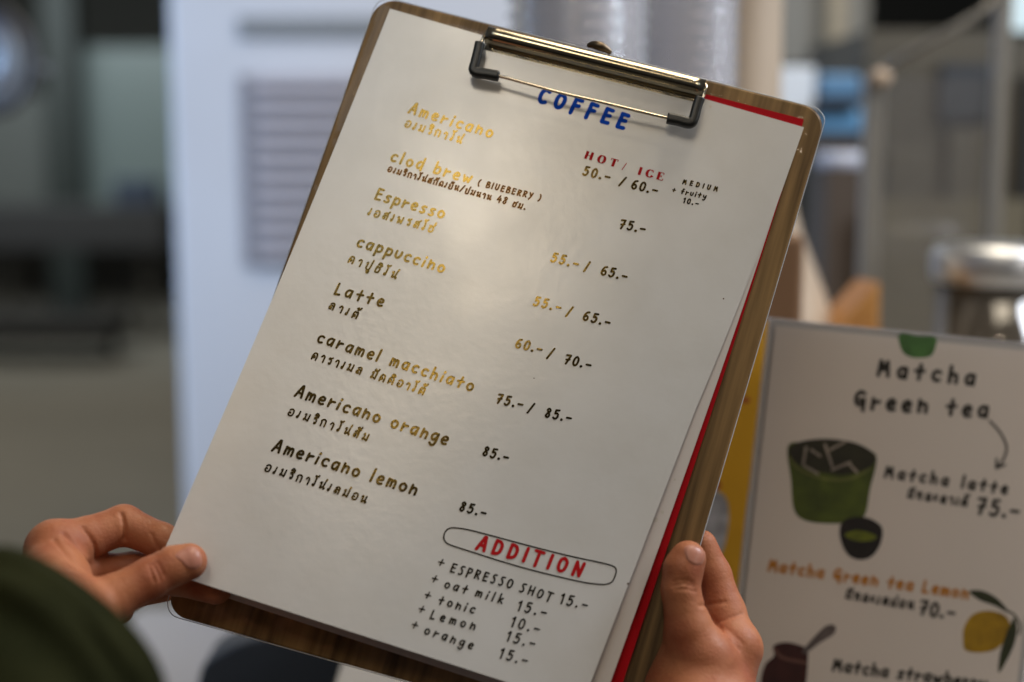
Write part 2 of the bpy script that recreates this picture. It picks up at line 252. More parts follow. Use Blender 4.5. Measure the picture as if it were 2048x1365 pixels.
# ------------------------------------------------------------------ stroke lettering
G = {
 ' ': (3, []),
 'a': (4.6, ['4.1,4.6 2.3,5.1 .6,3.7 .5,1.4 1.6,.2 3,1 4,3.2', '!4.2,5 3.9,0']),
 'b': (4.4, ['!.7,8.5 .4,.2', '.5,3.4 2,5 3.9,4.2 3.9,1.3 2.2,.1 .5,.6']),
 'c': (4.3, ['3.9,4.4 2.6,5 .8,4 .5,1.8 1.6,.2 3.6,.5']),
 'd': (4.6, ['4.1,4.6 2.3,5.1 .6,3.7 .5,1.4 1.6,.2 3,1 4,3.2', '!4.4,8.2 3.9,-1']),
 'e': (4.4, ['.9,2.5 3.6,2.9 3.7,4.4 2.3,5.1 .8,3.8 .5,1.8 1.7,.1 3.8,.4']),
 'f': (4, ['3.8,7.6 2.4,8 1.8,6 1.5,0', '!.2,4 3.6,4.3']),
 'g': (4.6, ['4.1,4.6 2.3,5.1 .6,3.7 .6,1.6 1.7,.6 3,1.4 4,3.2', '4.2,5 4,0 3.4,-2.5 1.8,-3.2 .3,-2']),
 'h': (4.5, ['!.7,8.3 .4,0', '.5,2.6 1.6,4.2 3.2,4.4 3.9,3 3.8,0']),
 'i': (1.5, ['!.8,4.4 .4,0', '!1.25,7.4 1.15,6.7']),
 'k': (4.2, ['!.8,8.5 .4,0', '!3.6,5 .7,2.3', '!1.4,2.7 3.9,0']),
 'l': (1.5, ['!.9,8.5 .4,0']),
 'm': (5.8, ['!.6,5.2 .4,0', '.5,2.8 1.4,4.7 2.5,4.6 2.8,3.2 2.7,.6', '2.8,3 3.7,4.7 4.9,4.6 5.3,3 5.2,0']),
 'n': (4.5, ['!.6,5.8 .4,0', '.5,2.4 1.6,4 3.2,4.2 3.9,3 3.8,0']),
 'o': (4.8, ['2.4,5 .7,3.9 .6,1.6 2,.1 3.8,.9 4.2,3.4 2.4,5']),
 'p': (4.4, ['!.7,5.2 .1,-3', '.5,3.4 2,5 3.9,4.2 3.9,1.5 2.2,.4 .5,1']),
 'r': (4, ['!.7,5.2 .4,0', '.5,2 1.6,3.6 3.8,4']),
 's': (4, ['3.7,4.9 2,5 1,4.1 1.8,3 3,2 3,.7 1.6,.1 .3,.5']),
 't': (4.4, ['!2.6,7.4 2,0', '!.2,4.1 4.3,4.5']),
 'u': (4.6, ['.6,5 .5,1.8 1.6,.2 3.2,.8 4.1,3 4.2,5']),
 'w': (6, ['!.4,4.6 1.4,.2 2.8,3.4 4.2,.2 5.6,5']),
 'y': (4.6, ['.5,5 .8,2.8 2.2,2 3.8,3', '4.2,5 3.6,0 2.2,-2.6 .5,-2.6']),
 'A': (5.4, ['!.3,0 3.2,8 3.8,8 4.8,0', '!1.6,3 4.4,2.6']),
 'B': (4.8, ['!.6,8 .5,0', '.7,7.9 3.4,7.9 3.8,6 1,4.2 4,3.6 4.2,.8 .6,0']),
 'C': (4.8, ['4.4,7.2 2.6,8 .8,6 .6,2.4 2,.2 4.2,.8']),
 'D': (5.2, ['!.8,8 .5,0', '.8,8 3.4,7.4 4.6,5 3.8,1.2 .5,0']),
 'E': (4.6, ['!.8,8 .5,0 3.8,.2', '!.7,4.2 3.6,4.4', '!.8,8 4.1,7.8']),
 'F': (4.6, ['!.9,8 .5,-.6', '!.8,4.2 3.6,4.4', '!.9,8 4.3,7.8']),
 'G': (5.2, ['4.6,7.2 2.6,8 .8,6 .6,3 2,1.4 4,2.4 4.4,4', '!2.6,3.9 4.6,4.2 4.3,-1.4']),
 'H': (5.2, ['!.6,8 .5,0', '!4.6,8 4.4,0', '!.6,4 4.5,4.2']),
 'I': (1.6, ['!1,8 .6,0']),
 'L': (4.4, ['!1,8 .4,0 3.6,.3']),
 'M': (6, ['!.4,0 1.2,7.6 2.8,3 4.6,7.4 5.4,0']),
 'N': (5.4, ['!.6,0 1,8 4.2,.2 5,8']),
 'O': (5.2, ['2.6,8 .8,6.4 .6,2 2.2,.1 4.2,1.6 4.6,6 2.6,8']),
 'P': (4.6, ['!.7,8 .4,-.8', '.7,7.9 3.8,7.4 3.6,4.4 .6,3.4']),
 'R': (4.8, ['!.7,8 .5,0', '.7,7.9 3.8,7.4 3.5,4.8 .7,3.8', '!1.6,3.8 4.4,0']),
 'S': (4.6, ['4.2,8 2,7.8 1.4,6 3,3.8 3.2,1.2 1.6,0 .4,.4']),
 'T': (5, ['!2.6,8 2.2,-.8', '!.2,8 5,7.8']),
 'U': (5, ['.6,8 .5,2.2 2,.1 3.8,1.4 4.4,8']),
 'Y': (4.8, ['!.5,8 2.2,4', '4.4,8 2.8,2 .8,-1.6']),
 'Q': (5, []),
 '0': (4.6, ['2.6,8 .9,6.4 .6,2 2,.1 3.8,1.4 4.2,6 2.6,8']),
 '1': (2.6, ['!.2,6.4 1.8,8 1.4,0']),
 '4': (4.8, ['!2.6,8 .4,3 4.4,3.2', '!3.6,5 3.2,0']),
 '5': (4.6, ['!4.2,8 1.4,7.8 1.2,4.6', '1.2,4.6 3.2,5 4,3 3,.6 1.4,.1 .3,.9']),
 '6': (4.6, ['3.8,7.8 1.8,7 .6,4 .7,1.2 2.2,.1 3.8,1.2 3.6,3.4 2.2,4.2 .8,3']),
 '7': (4.6, ['!.6,7.8 4,8 1.6,0', '!1,3.8 3.8,4.4']),
 '8': (4.6, ['3.8,6.8 2.4,8 1.2,6.6 2.6,4.4 3.6,2 2.2,.1 .7,1.6 2,4 3.6,5.6 3.8,6.8']),
 '.': (1.7, ['.5,.6 1,.5 .9,0 .4,.1 .5,.6']),
 '-': (4.6, ['!.6,3 4.2,3']),
 '/': (4, ['!3.6,8 .4,0']),
 '+': (4.6, ['!2.5,5.4 2.1,.6', '!.3,2.9 4.3,3.1']),
 '(': (2.4, ['2.2,8.6 .8,6 .7,2 1.8,-1']),
 ')': (2.4, ['.6,8.6 1.8,6 1.6,2 .2,-1']),
 # Thai
 'อ': (4.9, ['.9,4.6 2.4,5.7 4.1,5 4.4,2.6 3.6,.4 1.6,.1 .6,1.4 1,2.8 2.1,2.4']),
 'เ': (2.4, ['1.4,5.7 1.2,1.7 .8,.2 .1,.6 .3,1.5 1.2,1.5']),
 'ม': (4.8, ['.5,4.8 1.1,5.5 1.3,4.6 1.1,1 .5,.3 .5,1.3 1.6,1.2 3.9,.1', '!3.9,.1 4.2,5.6']),
 'ร': (3.8, ['3.5,6 2.6,5.2 1.2,5.3 1.1,4.3 2.8,3.9 2.9,.9 2,.2 1.7,1.1']),
 'ิ': (0, ['-3.2,7 -2.2,8.6 -.8,8 -.5,6.9 -3.2,7']),
 'ี': (0, ['-3.2,7 -2.2,8.6 -.8,8 -.5,6.9 -3.2,7', '!-.3,9 -.5,7']),
 'ก': (4.6, ['.6,0 .7,3 .2,4.2 1.6,5.6 3.4,5.2 3.9,3.6 3.8,0']),
 'า': (3.4, ['.4,4.2 1.4,5.6 2.6,5 2.8,3.4 2.7,0']),
 'โ': (3, ['3.2,9.4 2.4,8.4 .6,8.7 1.3,7.6 1.8,5.8 1.7,1.4 1.2,.2 .5,.7 .7,1.5 1.6,1.5']),
 'น': (4.8, ['.4,4.7 1.1,5.4 1.4,4.6 1.2,.4 3,1.8 3.8,1 4.3,.2 4.6,1.1 3.6,1.6', '!3.5,1.6 3.9,5.6']),
 '่': (0, ['!-.3,8.6 -.7,6.8']),
 '้': (0, ['-2.8,8.2 -1.8,8.9 -1.6,8 -2.2,7 -.6,7.8 .3,9.4']),
 'ส': (4.8, ['1,4.6 2.6,5.6 4,4.6 3.9,0', '3.9,2.8 2.2,3.5 .7,2.2 1,.4 2.1,.7 1.8,1.8', '!3.2,4.9 4.9,6.9']),
 'ล': (4.8, ['1,4.6 2.6,5.6 4,4.6 3.9,0', '3.9,2.8 2.2,3.5 .7,2.2 1,.4 2.1,.7 1.8,1.8']),
 'ั': (0, ['-3,7.2 -2.4,8.2 -1.8,7.3 -2.6,6.8 -3,7.2', '-2.2,6.8 -.6,7.2 .2,8.8']),
 'ด': (4.8, ['.6,0 .5,3.4 1.8,5.6 3.6,5.2 4.1,3 4,0', '.6,.6 1.7,2.2 2.2,1.3 1.2,.8']),
 'ค': (4.8, ['.5,0 .6,3.6 1.8,5.6 3.6,5.2 4.1,3 4,0', '.6,2 1.8,3.2 2.4,2.1 1.3,1.6']),
 'ต': (4.8, ['.5,0 .6,3.6 1.4,5.5 2.3,4.8 3.2,5.6 4.1,4.6 4,0', '.6,1.6 1.8,2.8 2.4,1.7 1.3,1.2']),
 '็': (0, ['-3,7 -2.6,8.4 -1.2,8.2 -1.9,7.1 -1,6.9 -.2,8.6']),
 'ย': (4.8, ['.9,5.5 .6,4.4 1.7,3.4 .7,2.4 .8,.3 3.6,.3 4.1,2 4.1,5.6']),
 'บ': (4.8, ['.4,4.8 1.1,5.5 1.2,4.4 1.1,.3 3.8,.3 4.1,5.6']),
 'ป': (4.8, ['.4,4.8 1.1,5.5 1.2,4.4 1.1,.3 3.8,.3 4.6,8.4']),
 'ู': (0, ['-2.6,-1 -1.7,-1.1 -2,-2.7 -.8,-2.7 -.5,-1']),
 'ช': (4.8, ['.8,4.8 1.5,5.4 1.6,4.2 .9,3.4 .9,.5 2.2,.1 3.6,.8 3.9,3.6 3.2,4.8 4.8,6.6']),
 'ซ': (4.8, ['.5,5.2 1.2,4.6 1.8,5.4 1.6,4.2 .9,3.4 .9,.5 2.2,.1 3.6,.8 3.9,3.6 3.2,4.8 4.8,6.6']),
 'พ': (5.4, ['.3,4.7 1,5.4 1.3,4.4 1.2,.3', '!1.2,.3 2.6,3 3.9,.3 4.7,5.8']),
 'ท': (4.8, ['.4,4.8 1.1,5.4 1.3,4.4 1.2,.2', '1.3,2.8 2.8,5.4 3.8,4.8 4,0']),
 'ฉ': (4.8, ['.8,4.6 2.4,5.6 4,4.8 4.1,1 3.2,.3 2.9,1.3 4,1.4', '2,3 1,2.6 1.2,.4 3,.6']),
 'ะ': (3, ['.4,4.2 1,5 1.4,4 1,3.6 2.4,5', '.4,1.4 1,2.2 1.4,1.2 1,.8 2.4,2.2']),
}
def parse(s):
    straight = s[0] == '!'
    pts = [tuple(map(float, q.split(','))) for q in s.lstrip('!').split()]
    return straight, pts
def ribbon(pts, w, capn=5):
    """flat round-ended strip along 2-D pts: verts as (x, y, ramp 0..1) and faces; w = width or per-point widths"""
    pts = np.array(pts, float); n = len(pts)
    ws = np.full(n, w / 2.0) if np.isscalar(w) else np.array(w) / 2.0
    T = np.zeros_like(pts); T[1:-1] = pts[2:] - pts[:-2]; T[0] = pts[1] - pts[0]; T[-1] = pts[-1] - pts[-2]
    T /= np.maximum(np.linalg.norm(T, axis=1), 1e-9)[:, None]; N = np.stack([-T[:, 1], T[:, 0]], 1)
    V = []; Fc = []
    for i in range(n):
        V.append((*(pts[i] + N[i] * ws[i]), i / (n - 1))); V.append((*(pts[i] - N[i] * ws[i]), i / (n - 1)))
    for i in range(n - 1): Fc.append((2 * i, 2 * i + 1, 2 * i + 3, 2 * i + 2))
    if capn:
        for end in (0, n - 1):
            sgn = -1 if end == 0 else 1; idx = [2 * end] if end else [2 * end]
            base = len(V); ring = [2 * end]
            for k in range(1, capn):
                a = math.pi * k / capn
                q = pts[end] + ws[end] * (math.cos(a) * N[end] + sgn * math.sin(a) * T[end])
                ring.append(len(V)); V.append((*q, end / (n - 1)))
            ring.append(2 * end + 1)
            Fc.append(tuple(ring) if sgn < 0 else tuple(ring[::-1]))
    return V, Fc
def glyph_run(text, u, tracking, origin=(0, 0), jitter=.25):
    """list of centre-line strokes (lists of 2-D points) in writing units*u, with total length"""
    x = 0.0; strokes = []
    for ch in text:
        adv, ss = G[ch]
        jx = random.uniform(-jitter, jitter) * .5 if adv else 0; jy = random.uniform(-jitter, jitter) if adv else 0
        xo = x if adv else x - tracking
        for s in ss:
            st, pts = parse(s)
            pts = [((px + jx) * u + xo, (py + jy) * u) for px, py in pts]
            if st:
                for a, b in zip(pts[:-1], pts[1:]): strokes.append(smooth_path([a, b]))
            else: strokes.append(smooth_path(pts, 5))
        x += adv * u + (tracking if adv else 0)
    return strokes, x - tracking
def natural(text, u): return sum(G[c][0] for c in text) * u, sum(1 for c in text if G[c][0]) - 1

class Sheet:
    """a sheet of paper: photo quad -> sheet millimetres, with its own bent surface"""
    def __init__(s, quad, w, h, surf, bow=0.0, top=False):
        s.top = top; s.w, s.h, s.surf, s.bow = w, h, surf, bow
        A = []; B = []
        for (X, Y), (x, y) in zip([(0, 0), (w, 0), (w, h), (0, h)], quad):
            A.append([X, Y, 1, 0, 0, 0, -x * X, -x * Y]); B.append(x)
            A.append([0, 0, 0, X, Y, 1, -y * X, -y * Y]); B.append(y)
        s.H = np.append(np.linalg.solve(np.array(A, float), np.array(B, float)), 1).reshape(3, 3); s.Hi = np.linalg.inv(s.H)
        s.scale = math.hypot(quad[1][0] - quad[0][0], quad[1][1] - quad[0][1]) / w      # px per mm
    def sag(s, X, Y):     # the bent sheet's sideways bow
        v = min(max(Y / s.h, 0), 1); u = min(max(X / s.w, 0), 1)
        return s.bow * ((1 - u) * math.sin(math.pi * v) + u * (max(0, math.sin(2 * math.pi * v)) if s.top else math.sin(math.pi * v ** .75)))
    def mm(s, px, py):
        q = s.Hi @ np.array([px, py, 1]); q = s.Hi @ np.array([px - s.sag(q[0] / q[2], q[1] / q[2]), py, 1]); return q[:2] / q[2]
    def px(s, X, Y): q = s.H @ np.array([X, Y, 1]); q = q[:2] / q[2]; q[0] += s.sag(X, Y); return q
    def point(s, X, Y, up=0.0):
        p = s.surf(s, X, Y)
        if up:
            e = 1.0; a = s.surf(s, X + e, Y) - s.surf(s, X - e, Y); b = s.surf(s, X, Y + e) - s.surf(s, X, Y - e)
            n = np.cross(b, a); n /= np.linalg.norm(n); p = p + n * up / 1000
        return p
    def mesh(s, name, m, nx=42, ny=60, parent=None, thick=.25, edge_round=0):
        V = []; Fc = []
        for side in (0, -thick):
            for j in range(ny + 1):
                for i in range(nx + 1): V.append(s.point(s.w * i / nx, s.h * j / ny, side or 1e-6))
        k = (nx + 1) * (ny + 1)
        for j in range(ny):
            for i in range(nx):
                a = j * (nx + 1) + i; Fc.append((a, a + nx + 1, a + nx + 2, a + 1)); Fc.append((k + a, k + a + 1, k + a + nx + 2, k + a + nx + 1))
        rim = [i for i in range(nx + 1)] + [j * (nx + 1) + nx for j in range(1, ny + 1)] + [ny * (nx + 1) + i for i in range(nx - 1, -1, -1)] + [j * (nx + 1) for j in range(ny - 1, 0, -1)]
        for a, b in zip(rim, rim[1:] + rim[:1]): Fc.append((a, b, k + b, k + a))
        o = obj(name, V, Fc, m, parent)
        es = o.modifiers.new('split', 'EDGE_SPLIT'); es.split_angle = R(60)
        return o
    def strokes(s, name, strokes, w, m, parent, up=.12):      # strokes in sheet mm
        V = []; Fc = []
        for q, st in enumerate(strokes):
            ww = w[q] if isinstance(w, list) else w
            v, f = ribbon(st, ww); b = len(V); z = up + .012 * (q % 9)
            V += [s.point(x, y, z + .01 * t) for x, y, t in v]; Fc += [tuple(b + i for i in ff) for ff in f]
        o = obj(name, V, Fc, m, parent, smooth=True)
        return o
    def write(s, name, text, a, b, u, w, m, parent, label=None, up=.12, jitter=.25):
        """text with its base line from photo pixel a to photo pixel b; u, w in photo pixels"""
        A, B = s.mm(*a), s.mm(*b); d = B - A; Ln = np.linalg.norm(d); d = d / Ln; n = np.array([d[1], -d[0]])
        k = 1.0 / s.scale; u = u * 1.2; nat, gaps = natural(text, u * k)
        tr = (Ln - nat) / max(gaps, 1)
        st, tot = glyph_run(text, u * k, tr, jitter=jitter)
        st = [[A + d * q[0] + n * q[1] for q in stq] for stq in st]
        o = s.strokes(name, st, w * k, m, parent, up)
        if label: o['label'] = label
        return o
    def line(s, name, pts, w, m, parent, closed=False, up=.12, straight=False):
        k = 1.0 / s.scale; q = [s.mm(*p) for p in pts]
        st = smooth_path(q, 6, closed) if not straight else q
        return s.strokes(name, [st], w * k, m, parent, up)
    def patch(s, name, polys, m, parent, up=.05):               # filled shapes, outlines in photo pixels
        V = []; Fc = []
        for q, poly in enumerate(polys):
            pts = smooth_path([s.mm(*p) for p in poly], 5, True)[:-1]; c = sum(pts) / len(pts); b = len(V)
            rings = 4
            for r in range(1, rings + 1):
                for p in pts: x = c + (p - c) * r / rings; V.append(s.point(x[0], x[1], up + .01 * q))
            V.append(s.point(c[0], c[1], up + .01 * q)); n = len(pts); ci = len(V) - 1
            for i in range(n):
                j = (i + 1) % n; Fc.append((ci, b + j, b + i))
                for r in range(rings - 1): Fc.append((b + r * n + i, b + r * n + j, b + (r + 1) * n + j, b + (r + 1) * n + i))
        return obj(name, V, Fc, m, parent)

# ------------------------------------------------------------------ clipboard
clip_c = L(1000, 640, 0)
cb = thing('clipboard', 'dark wood clipboard in a clear film sleeve with a chrome spring clip at top', 'clipboard', clip_c)
BQ = [(757, -8), (1655, 222), (1281, 1494), (327, 1226)]
BQW = [L(*q) for q in BQ]
def bpt(u, v, up=0.0):          # board surface point, u 0..1 left-right, v 0..1 top-bottom
    p = (BQW[0] * (1 - u) + BQW[1] * u) * (1 - v) + (BQW[3] * (1 - u) + BQW[2] * u) * v
    return p + BNW * up / 1000
def rounded(uw, vh, r, n=8):    # outline of a rounded rectangle in mm
    out = []
    for cx, cy, a0 in ((uw - r, r, -90), (uw - r, vh - r, 0), (r, vh - r, 90), (r, r, 180)):
        for k in range(n + 1):
            a = R(a0 + 90 * k / n); out.append((cx + r * math.cos(a), cy + r * math.sin(a)))
    return out
BW, BH = 228.0, 316.0
out = rounded(BW, BH, 11)
V = [bpt(x / BW, y / BH, -.6) for x, y in out] + [bpt(x / BW, y / BH, -3.2) for x, y in out] ; n = len(out)
V += [bpt((x + (BW / 2 - x) * .006) / BW, (y + (BH / 2 - y) * .005) / BH, 0) for x, y in out]
Fc = [tuple(range(2 * n, 3 * n))[::-1], tuple(range(n, 2 * n))]
for i in range(n):
    j = (i + 1) % n; Fc.append((i, n + i, n + j, j)); Fc.append((2 * n + i, i, j, 2 * n + j))
bo = obj('board', V, Fc, M['wood'], cb, smooth=False)
uvl = bo.data.uv_layers.new(name='UVMap')
ex = (BQW[1] - BQW[0]); ex /= np.linalg.norm(ex); ey = np.cross(BNW, ex)
for lp in bo.data.loops:
    d_ = np.array(bo.data.vertices[lp.vertex_index].co) - BQW[0]
    uvl.data[lp.index].uv = (float(d_ @ ex), float(d_ @ ey))
# film sleeve: front sheet with a slightly rippled surface, pointed corners, welded rim
nx, ny = 60, 84; V = []; Fc = []
def film_pt(u, v):
    x = -.7 + u * (BW + 1.6); y = -.6 + v * (BH + 1.6)
    edge = min(u, 1 - u) * BW
    wob = .5 + .25 * math.sin(y * .11 + x * .02) + .2 * math.sin(y * .053 + 1.3 + x * .07) + .12 * math.sin(x * .21)
    if v > .55 and u > .85: wob += .5 * math.sin(y * .3) * (v - .55)
    return bpt(x / BW, y / BH, .35 + .45 * wob if 0 < x < BW and 0 < y < BH else -.3)
for j in range(ny + 1):
    for i in range(nx + 1): V.append(film_pt(i / nx, j / ny))
for j in range(ny):
    for i in range(nx):
        a = j * (nx + 1) + i
        qx = max(0, abs((i + .5) / nx - .5) * (BW + 1.6) - BW / 2 + 8); qy = max(0, abs((j + .5) / ny - .5) * (BH + 1.6) - BH / 2 + 8)
        if math.hypot(qx, qy) < 8: Fc.append((a, a + nx + 1, a + nx + 2, a + 1))
obj('film_sleeve', V, Fc, M['film'], cb)
rp_ = [bpt((x - .25) / BW, (y - .25) / BH, -.6 + .25 * math.sin(i * 1.3)) for i, (x, y) in enumerate(rounded(BW + .5, BH + .7, 7.5))]
for (a, b), (c, d) in []:
    for k in range(24):
        x, y = a + (c - a) * k / 24, b + (d - b) * k / 24; g = abs(k / 12 - 1) ** 9 * .8
        rp_.append(bpt((x + (g if x > BW / 2 else -g)) / BW, (y + (g if y > BH / 2 else -g)) / BH, -.5 + .3 * math.sin(k * 1.9)))
rp_.append(rp_[0])
tube('sleeve_rim', rp_, .00022, M['filmedge'], cb, n=8, cap=False)
# spring clip
CL, CR = (974, 70), (1408, 177)
ca, cbp = L(*CL, 6.0), L(*CR, 6.0)
ax = (cbp - ca) / np.linalg.norm(cbp - ca); dn = np.cross(BNW, ax); dn /= np.linalg.norm(dn)   # dn points down the board
if dn @ UP > 0: dn = -dn
prof = []                         # open curl of sheet metal with a flat pressing lip
for k in range(27):
    a = R(150 - 300 * k / 26); prof.append((math.cos(a) * 4.3, math.sin(a) * 4.3))
prof = [(-p[0], p[1]) for p in prof]
prof += [(p_[0], p_[1]) for p_ in ((5.4, -3.6), (6.6, -3.75))][0:0]
prof = [(math.cos(R(200 - 290 * k / 28)) * 4.3, math.sin(R(200 - 290 * k / 28)) * 4.3) for k in range(29)] + [(1.6, -4.45), (4.6, -3.7), (6.4, -3.9)]
V = []; Fc = []; m_ = len(prof); ns = 24
for th in (0, -.5):
    for s_ in range(ns + 1):
        for (x, z) in prof:
            q = math.hypot(x, z); kx = (q + th) / q
            V.append(ca + (cbp - ca) * s_ / ns + (dn * x * kx + BNW * z * kx) / 1000)
o2 = (ns + 1) * m_
for s_ in range(ns):
    for k in range(m_ - 1):
        a = s_ * m_ + k; Fc.append((a, a + 1, a + m_ + 1, a + m_)); Fc.append((o2 + a, o2 + a + m_, o2 + a + m_ + 1, o2 + a + 1))
for s_ in (0, ns):
    for k in range(m_ - 1):
        a = s_ * m_ + k; Fc.append((a, o2 + a, o2 + a + 1, a + 1))
sc_ = obj('spring_clip', V, Fc, M['metal'], cb)
lo = [L(961, 96, 9), L(966, 78, 9), L(976, 62, 8), L(992, 62, 6.5)]
tube('wire_arm', smooth_path(lo, 6), .00085, M['wire'], sc_, n=10)
ro = [L(1404, 200, 9), L(1409, 185, 9), L(1411, 170, 8), L(1398, 168, 6.5)]
tube('wire_arm', smooth_path(ro, 6), .00085, M['wire'], sc_, n=10)
wl = [L(985, 151, 10), L(1002, 153.5, 10.3), L(1070, 172, 10.8), L(1130, 188, 11), L(1200, 204, 11), L(1290, 226, 10.6), L(1340, 238, 10)]
tube('wire_loop', smooth_path(wl, 8), .00078, M['wire'], sc_, n=10)
def elbow(name, pts, r):
    """rubber elbow: rounded square bar along a bent path"""
    pts = smooth_path(pts, 8); V = []; Fc = []; n = 16
    for i, p in enumerate(pts):
        t = pts[min(i + 1, len(pts) - 1)] - pts[max(i - 1, 0)]; t /= np.linalg.norm(t); b = np.cross(t, BNW); b /= np.linalg.norm(b)
        endk = 1.0 if 0 < i < len(pts) - 1 else .86
        for k in range(n):
            a = 2 * math.pi * k / n; ca_, sa_ = math.cos(a), math.sin(a)
            q = (abs(ca_) ** 5 + abs(sa_) ** 5) ** (-1 / 5)
            V.append(p + (b * ca_ + BNW * sa_) * q * r * endk)
    for i in range(len(pts) - 1):
        for k in range(n): Fc.append((i * n + k, i * n + (k + 1) % n, (i + 1) * n + (k + 1) % n, (i + 1) * n + k))
    Fc.append(tuple(range(n))[::-1]); Fc.append(tuple(range((len(pts) - 1) * n, len(pts) * n)))
    return obj(name, V, Fc, M['rubber'], sc_)
elbow('rubber_cap', [L(960, 86, 10), L(956, 104, 10), L(950, 128, 10), L(947, 140, 10), L(954, 146, 10), L(970, 148, 10), L(998, 153, 10)], .0024)
elbow('rubber_cap', [L(1400, 196, 10), L(1394, 214, 10), L(1388, 236, 10), L(1383, 245, 10), L(1374, 246, 10), L(1356, 241, 10), L(1334, 237, 10)], .0025)
# little hanging tab behind the clip
tabp = [L(1174, 92, 3), L(1186, 90, 4), L(1199, 93, 5), L(1212, 99, 4), L(1223, 107, 3)]
tube('hang_tab', smooth_path(tabp, 5), [.0006] + [.0009 + .0014 * math.sin(math.pi * i / 20) for i in range(1, 20)] + [.0006], M['rivet'], sc_, n=10)

# ------------------------------------------------------------------ papers under the clip
def bent(bl, br, t0=1.5, pw=1.7, curl=0.0, ripple=0.0):
    def f(s, X, Y):
        px, py = s.px(X, Y); u = X / s.w; v = max(Y / s.h, 0)
        lift = t0 + (bl * (1 - u) + br * u) * v ** pw + curl * math.sin(math.pi * min(max(u, 0), 1)) * v
        if ripple: lift += ripple * v * (math.sin(u * 5 + v * 3) + .8 * math.sin(v * 9 - u * 4 + 1))
        return L(px, py, lift)
    return f
red = Sheet([(786, 28), (1608, 239), (1236, 1395), (395, 1165)], 210, 297, bent(1.5, 4.0, 1.0), 4)
tag(red.mesh('backing_sheet', M['red'], 20, 30), 'red backing sheet clipped beneath the white pages, only its edge showing', 'paper sheet')
sec = Sheet([(800, 26), (1601, 258), (1194, 1440), (350, 1162)], 210, 297, bent(11, 9.5, 1.35), 8)
so = sec.mesh('plain_page', M['paper_plain'], 24, 36)
tag(so, 'plain white page lying between the lettered menu and the red sheet', 'paper sheet')
def dots(s, name, spots, m, parent):
    for x, y, r in spots: s.patch(name, [[(x + r * math.cos(a * 1.05), y + r * math.sin(a * 1.05)) for a in range(6)]], m, parent)
dots(sec, 'stain', [(1311, 1040, 5), (1325, 1025, 3.5), (1350, 960, 2.5)], M['stain'], so)
pg = Sheet([(780, 18), (1608, 255), (1163, 1413), (312, 1138)], 210, 297, bent(27, 15, 1.7, 1.7, 2.0, .5), 7, True)
page = pg.mesh('menu_page', M['paper'])
tag(page, 'white coffee menu page with hand lettered drinks and prices, front of the clipboard', 'menu')
dots(pg, 'speck', [(1256, 1168, 2.2), (1447, 598, 1.6), (1068, 757, 1.2)], M['speck'], page)
dots(pg, 'stain', [(1421, 214, 2.5)], M['stain'], page)
K, KB = M['ink'], M['ink_brown']
def en(t, a, b, u=2.35, w=4.6): return pg.write('dish_name', t, a, b, u, w, K, page)
def th(t, a, b, u=2.0, w=3.6): return pg.write('thai_name', t, a, b, u, w, K, page)
def pr(t, a, b, u=1.85, w=4.2): return pg.write('price', t, a, b, u, w, K, page, jitter=.1)
def sl(a, b, w=4.2): return pg.line('price_slash', [a, b], w, K, page)
plabel(pg.write('heading', 'COFFEE', (1075, 203), (1249, 258), 3.0, 8.2, M['blue'], page, jitter=.1), 'thick blue heading reading COFFEE')
en('Americano', (816, 226), (983, 276)); th('อเมริกาโน่', (808, 253), (922, 288))
en('clod brew', (780, 322), (940, 367))
pg.write('dish_note', '( BlUEBERRY )', (955, 371), (1080, 402), 1.2, 3.2, KB, page)
plabel(pg.write('thai_name', 'อเมริกาโน่สกัดเย็น/บ่มนาน 48 ชม.', (774, 343), (1050, 420), 1.45, 3.2, KB, page), 'small brown Thai line')
en('Espresso', (749, 398), (886, 438)); th('เอสเพรสโซ่', (735, 430), (866, 466))
en('cappuccino', (713, 492), (886, 546)); th('คาปูชิโน่', (695, 525), (791, 559))
en('Latte', (668, 588), (764, 614)); th('ลาเต้', (656, 618), (714, 638))
en('caramel macchiato', (633, 684), (944, 783)); th('คาราเมล มัคคิอาโต้', (622, 718), (847, 790))
en('Americano orange', (589, 792), (893, 890), 2.45, 4.9); th('อเมริกาโน่ส้ม', (574, 830), (734, 883))
en('Americano lemon', (544, 901), (831, 990), 2.5, 5.0); th('อเมริกาโน่เลม่อน', (528, 941), (731, 1007))
pr('50.-', (1165, 350), (1218, 362)); sl((1252, 356), (1238, 372)); pr('60.-', (1262, 377), (1313, 389))
pr('75.-', (1238, 457), (1289, 466))
pr('55.-', (1101, 523), (1155, 536)); sl((1180, 525), (1168, 543)); pr('65.-', (1201, 549), (1252, 561))
pr('55.-', (1066, 611), (1120, 623)); sl((1146, 615), (1132, 633)); pr('65.-', (1165, 640), (1218, 653))
pr('60.-', (1030, 695), (1082, 707)); sl((1109, 698), (1094, 717)); pr('70.-', (1128, 727), (1180, 738))
pr('75.-', (992, 806), (1044, 817)); sl((1069, 808), (1055, 826)); pr('85.-', (1089, 834), (1141, 844))
pr('85.-', (964, 911), (1015, 923)); pr('85.-', (918, 1021), (970, 1034))
pg.write('price_note', 'MEDIUM', (1365, 368), (1434, 383), .95, 2.9, K, page)
pg.write('price_note', '+ fruity', (1344, 384), (1411, 398), 1.05, 2.8, K, page)
pg.write('price_note', '10.-', (1366, 406), (1396, 412), 1.05, 2.9, K, page)
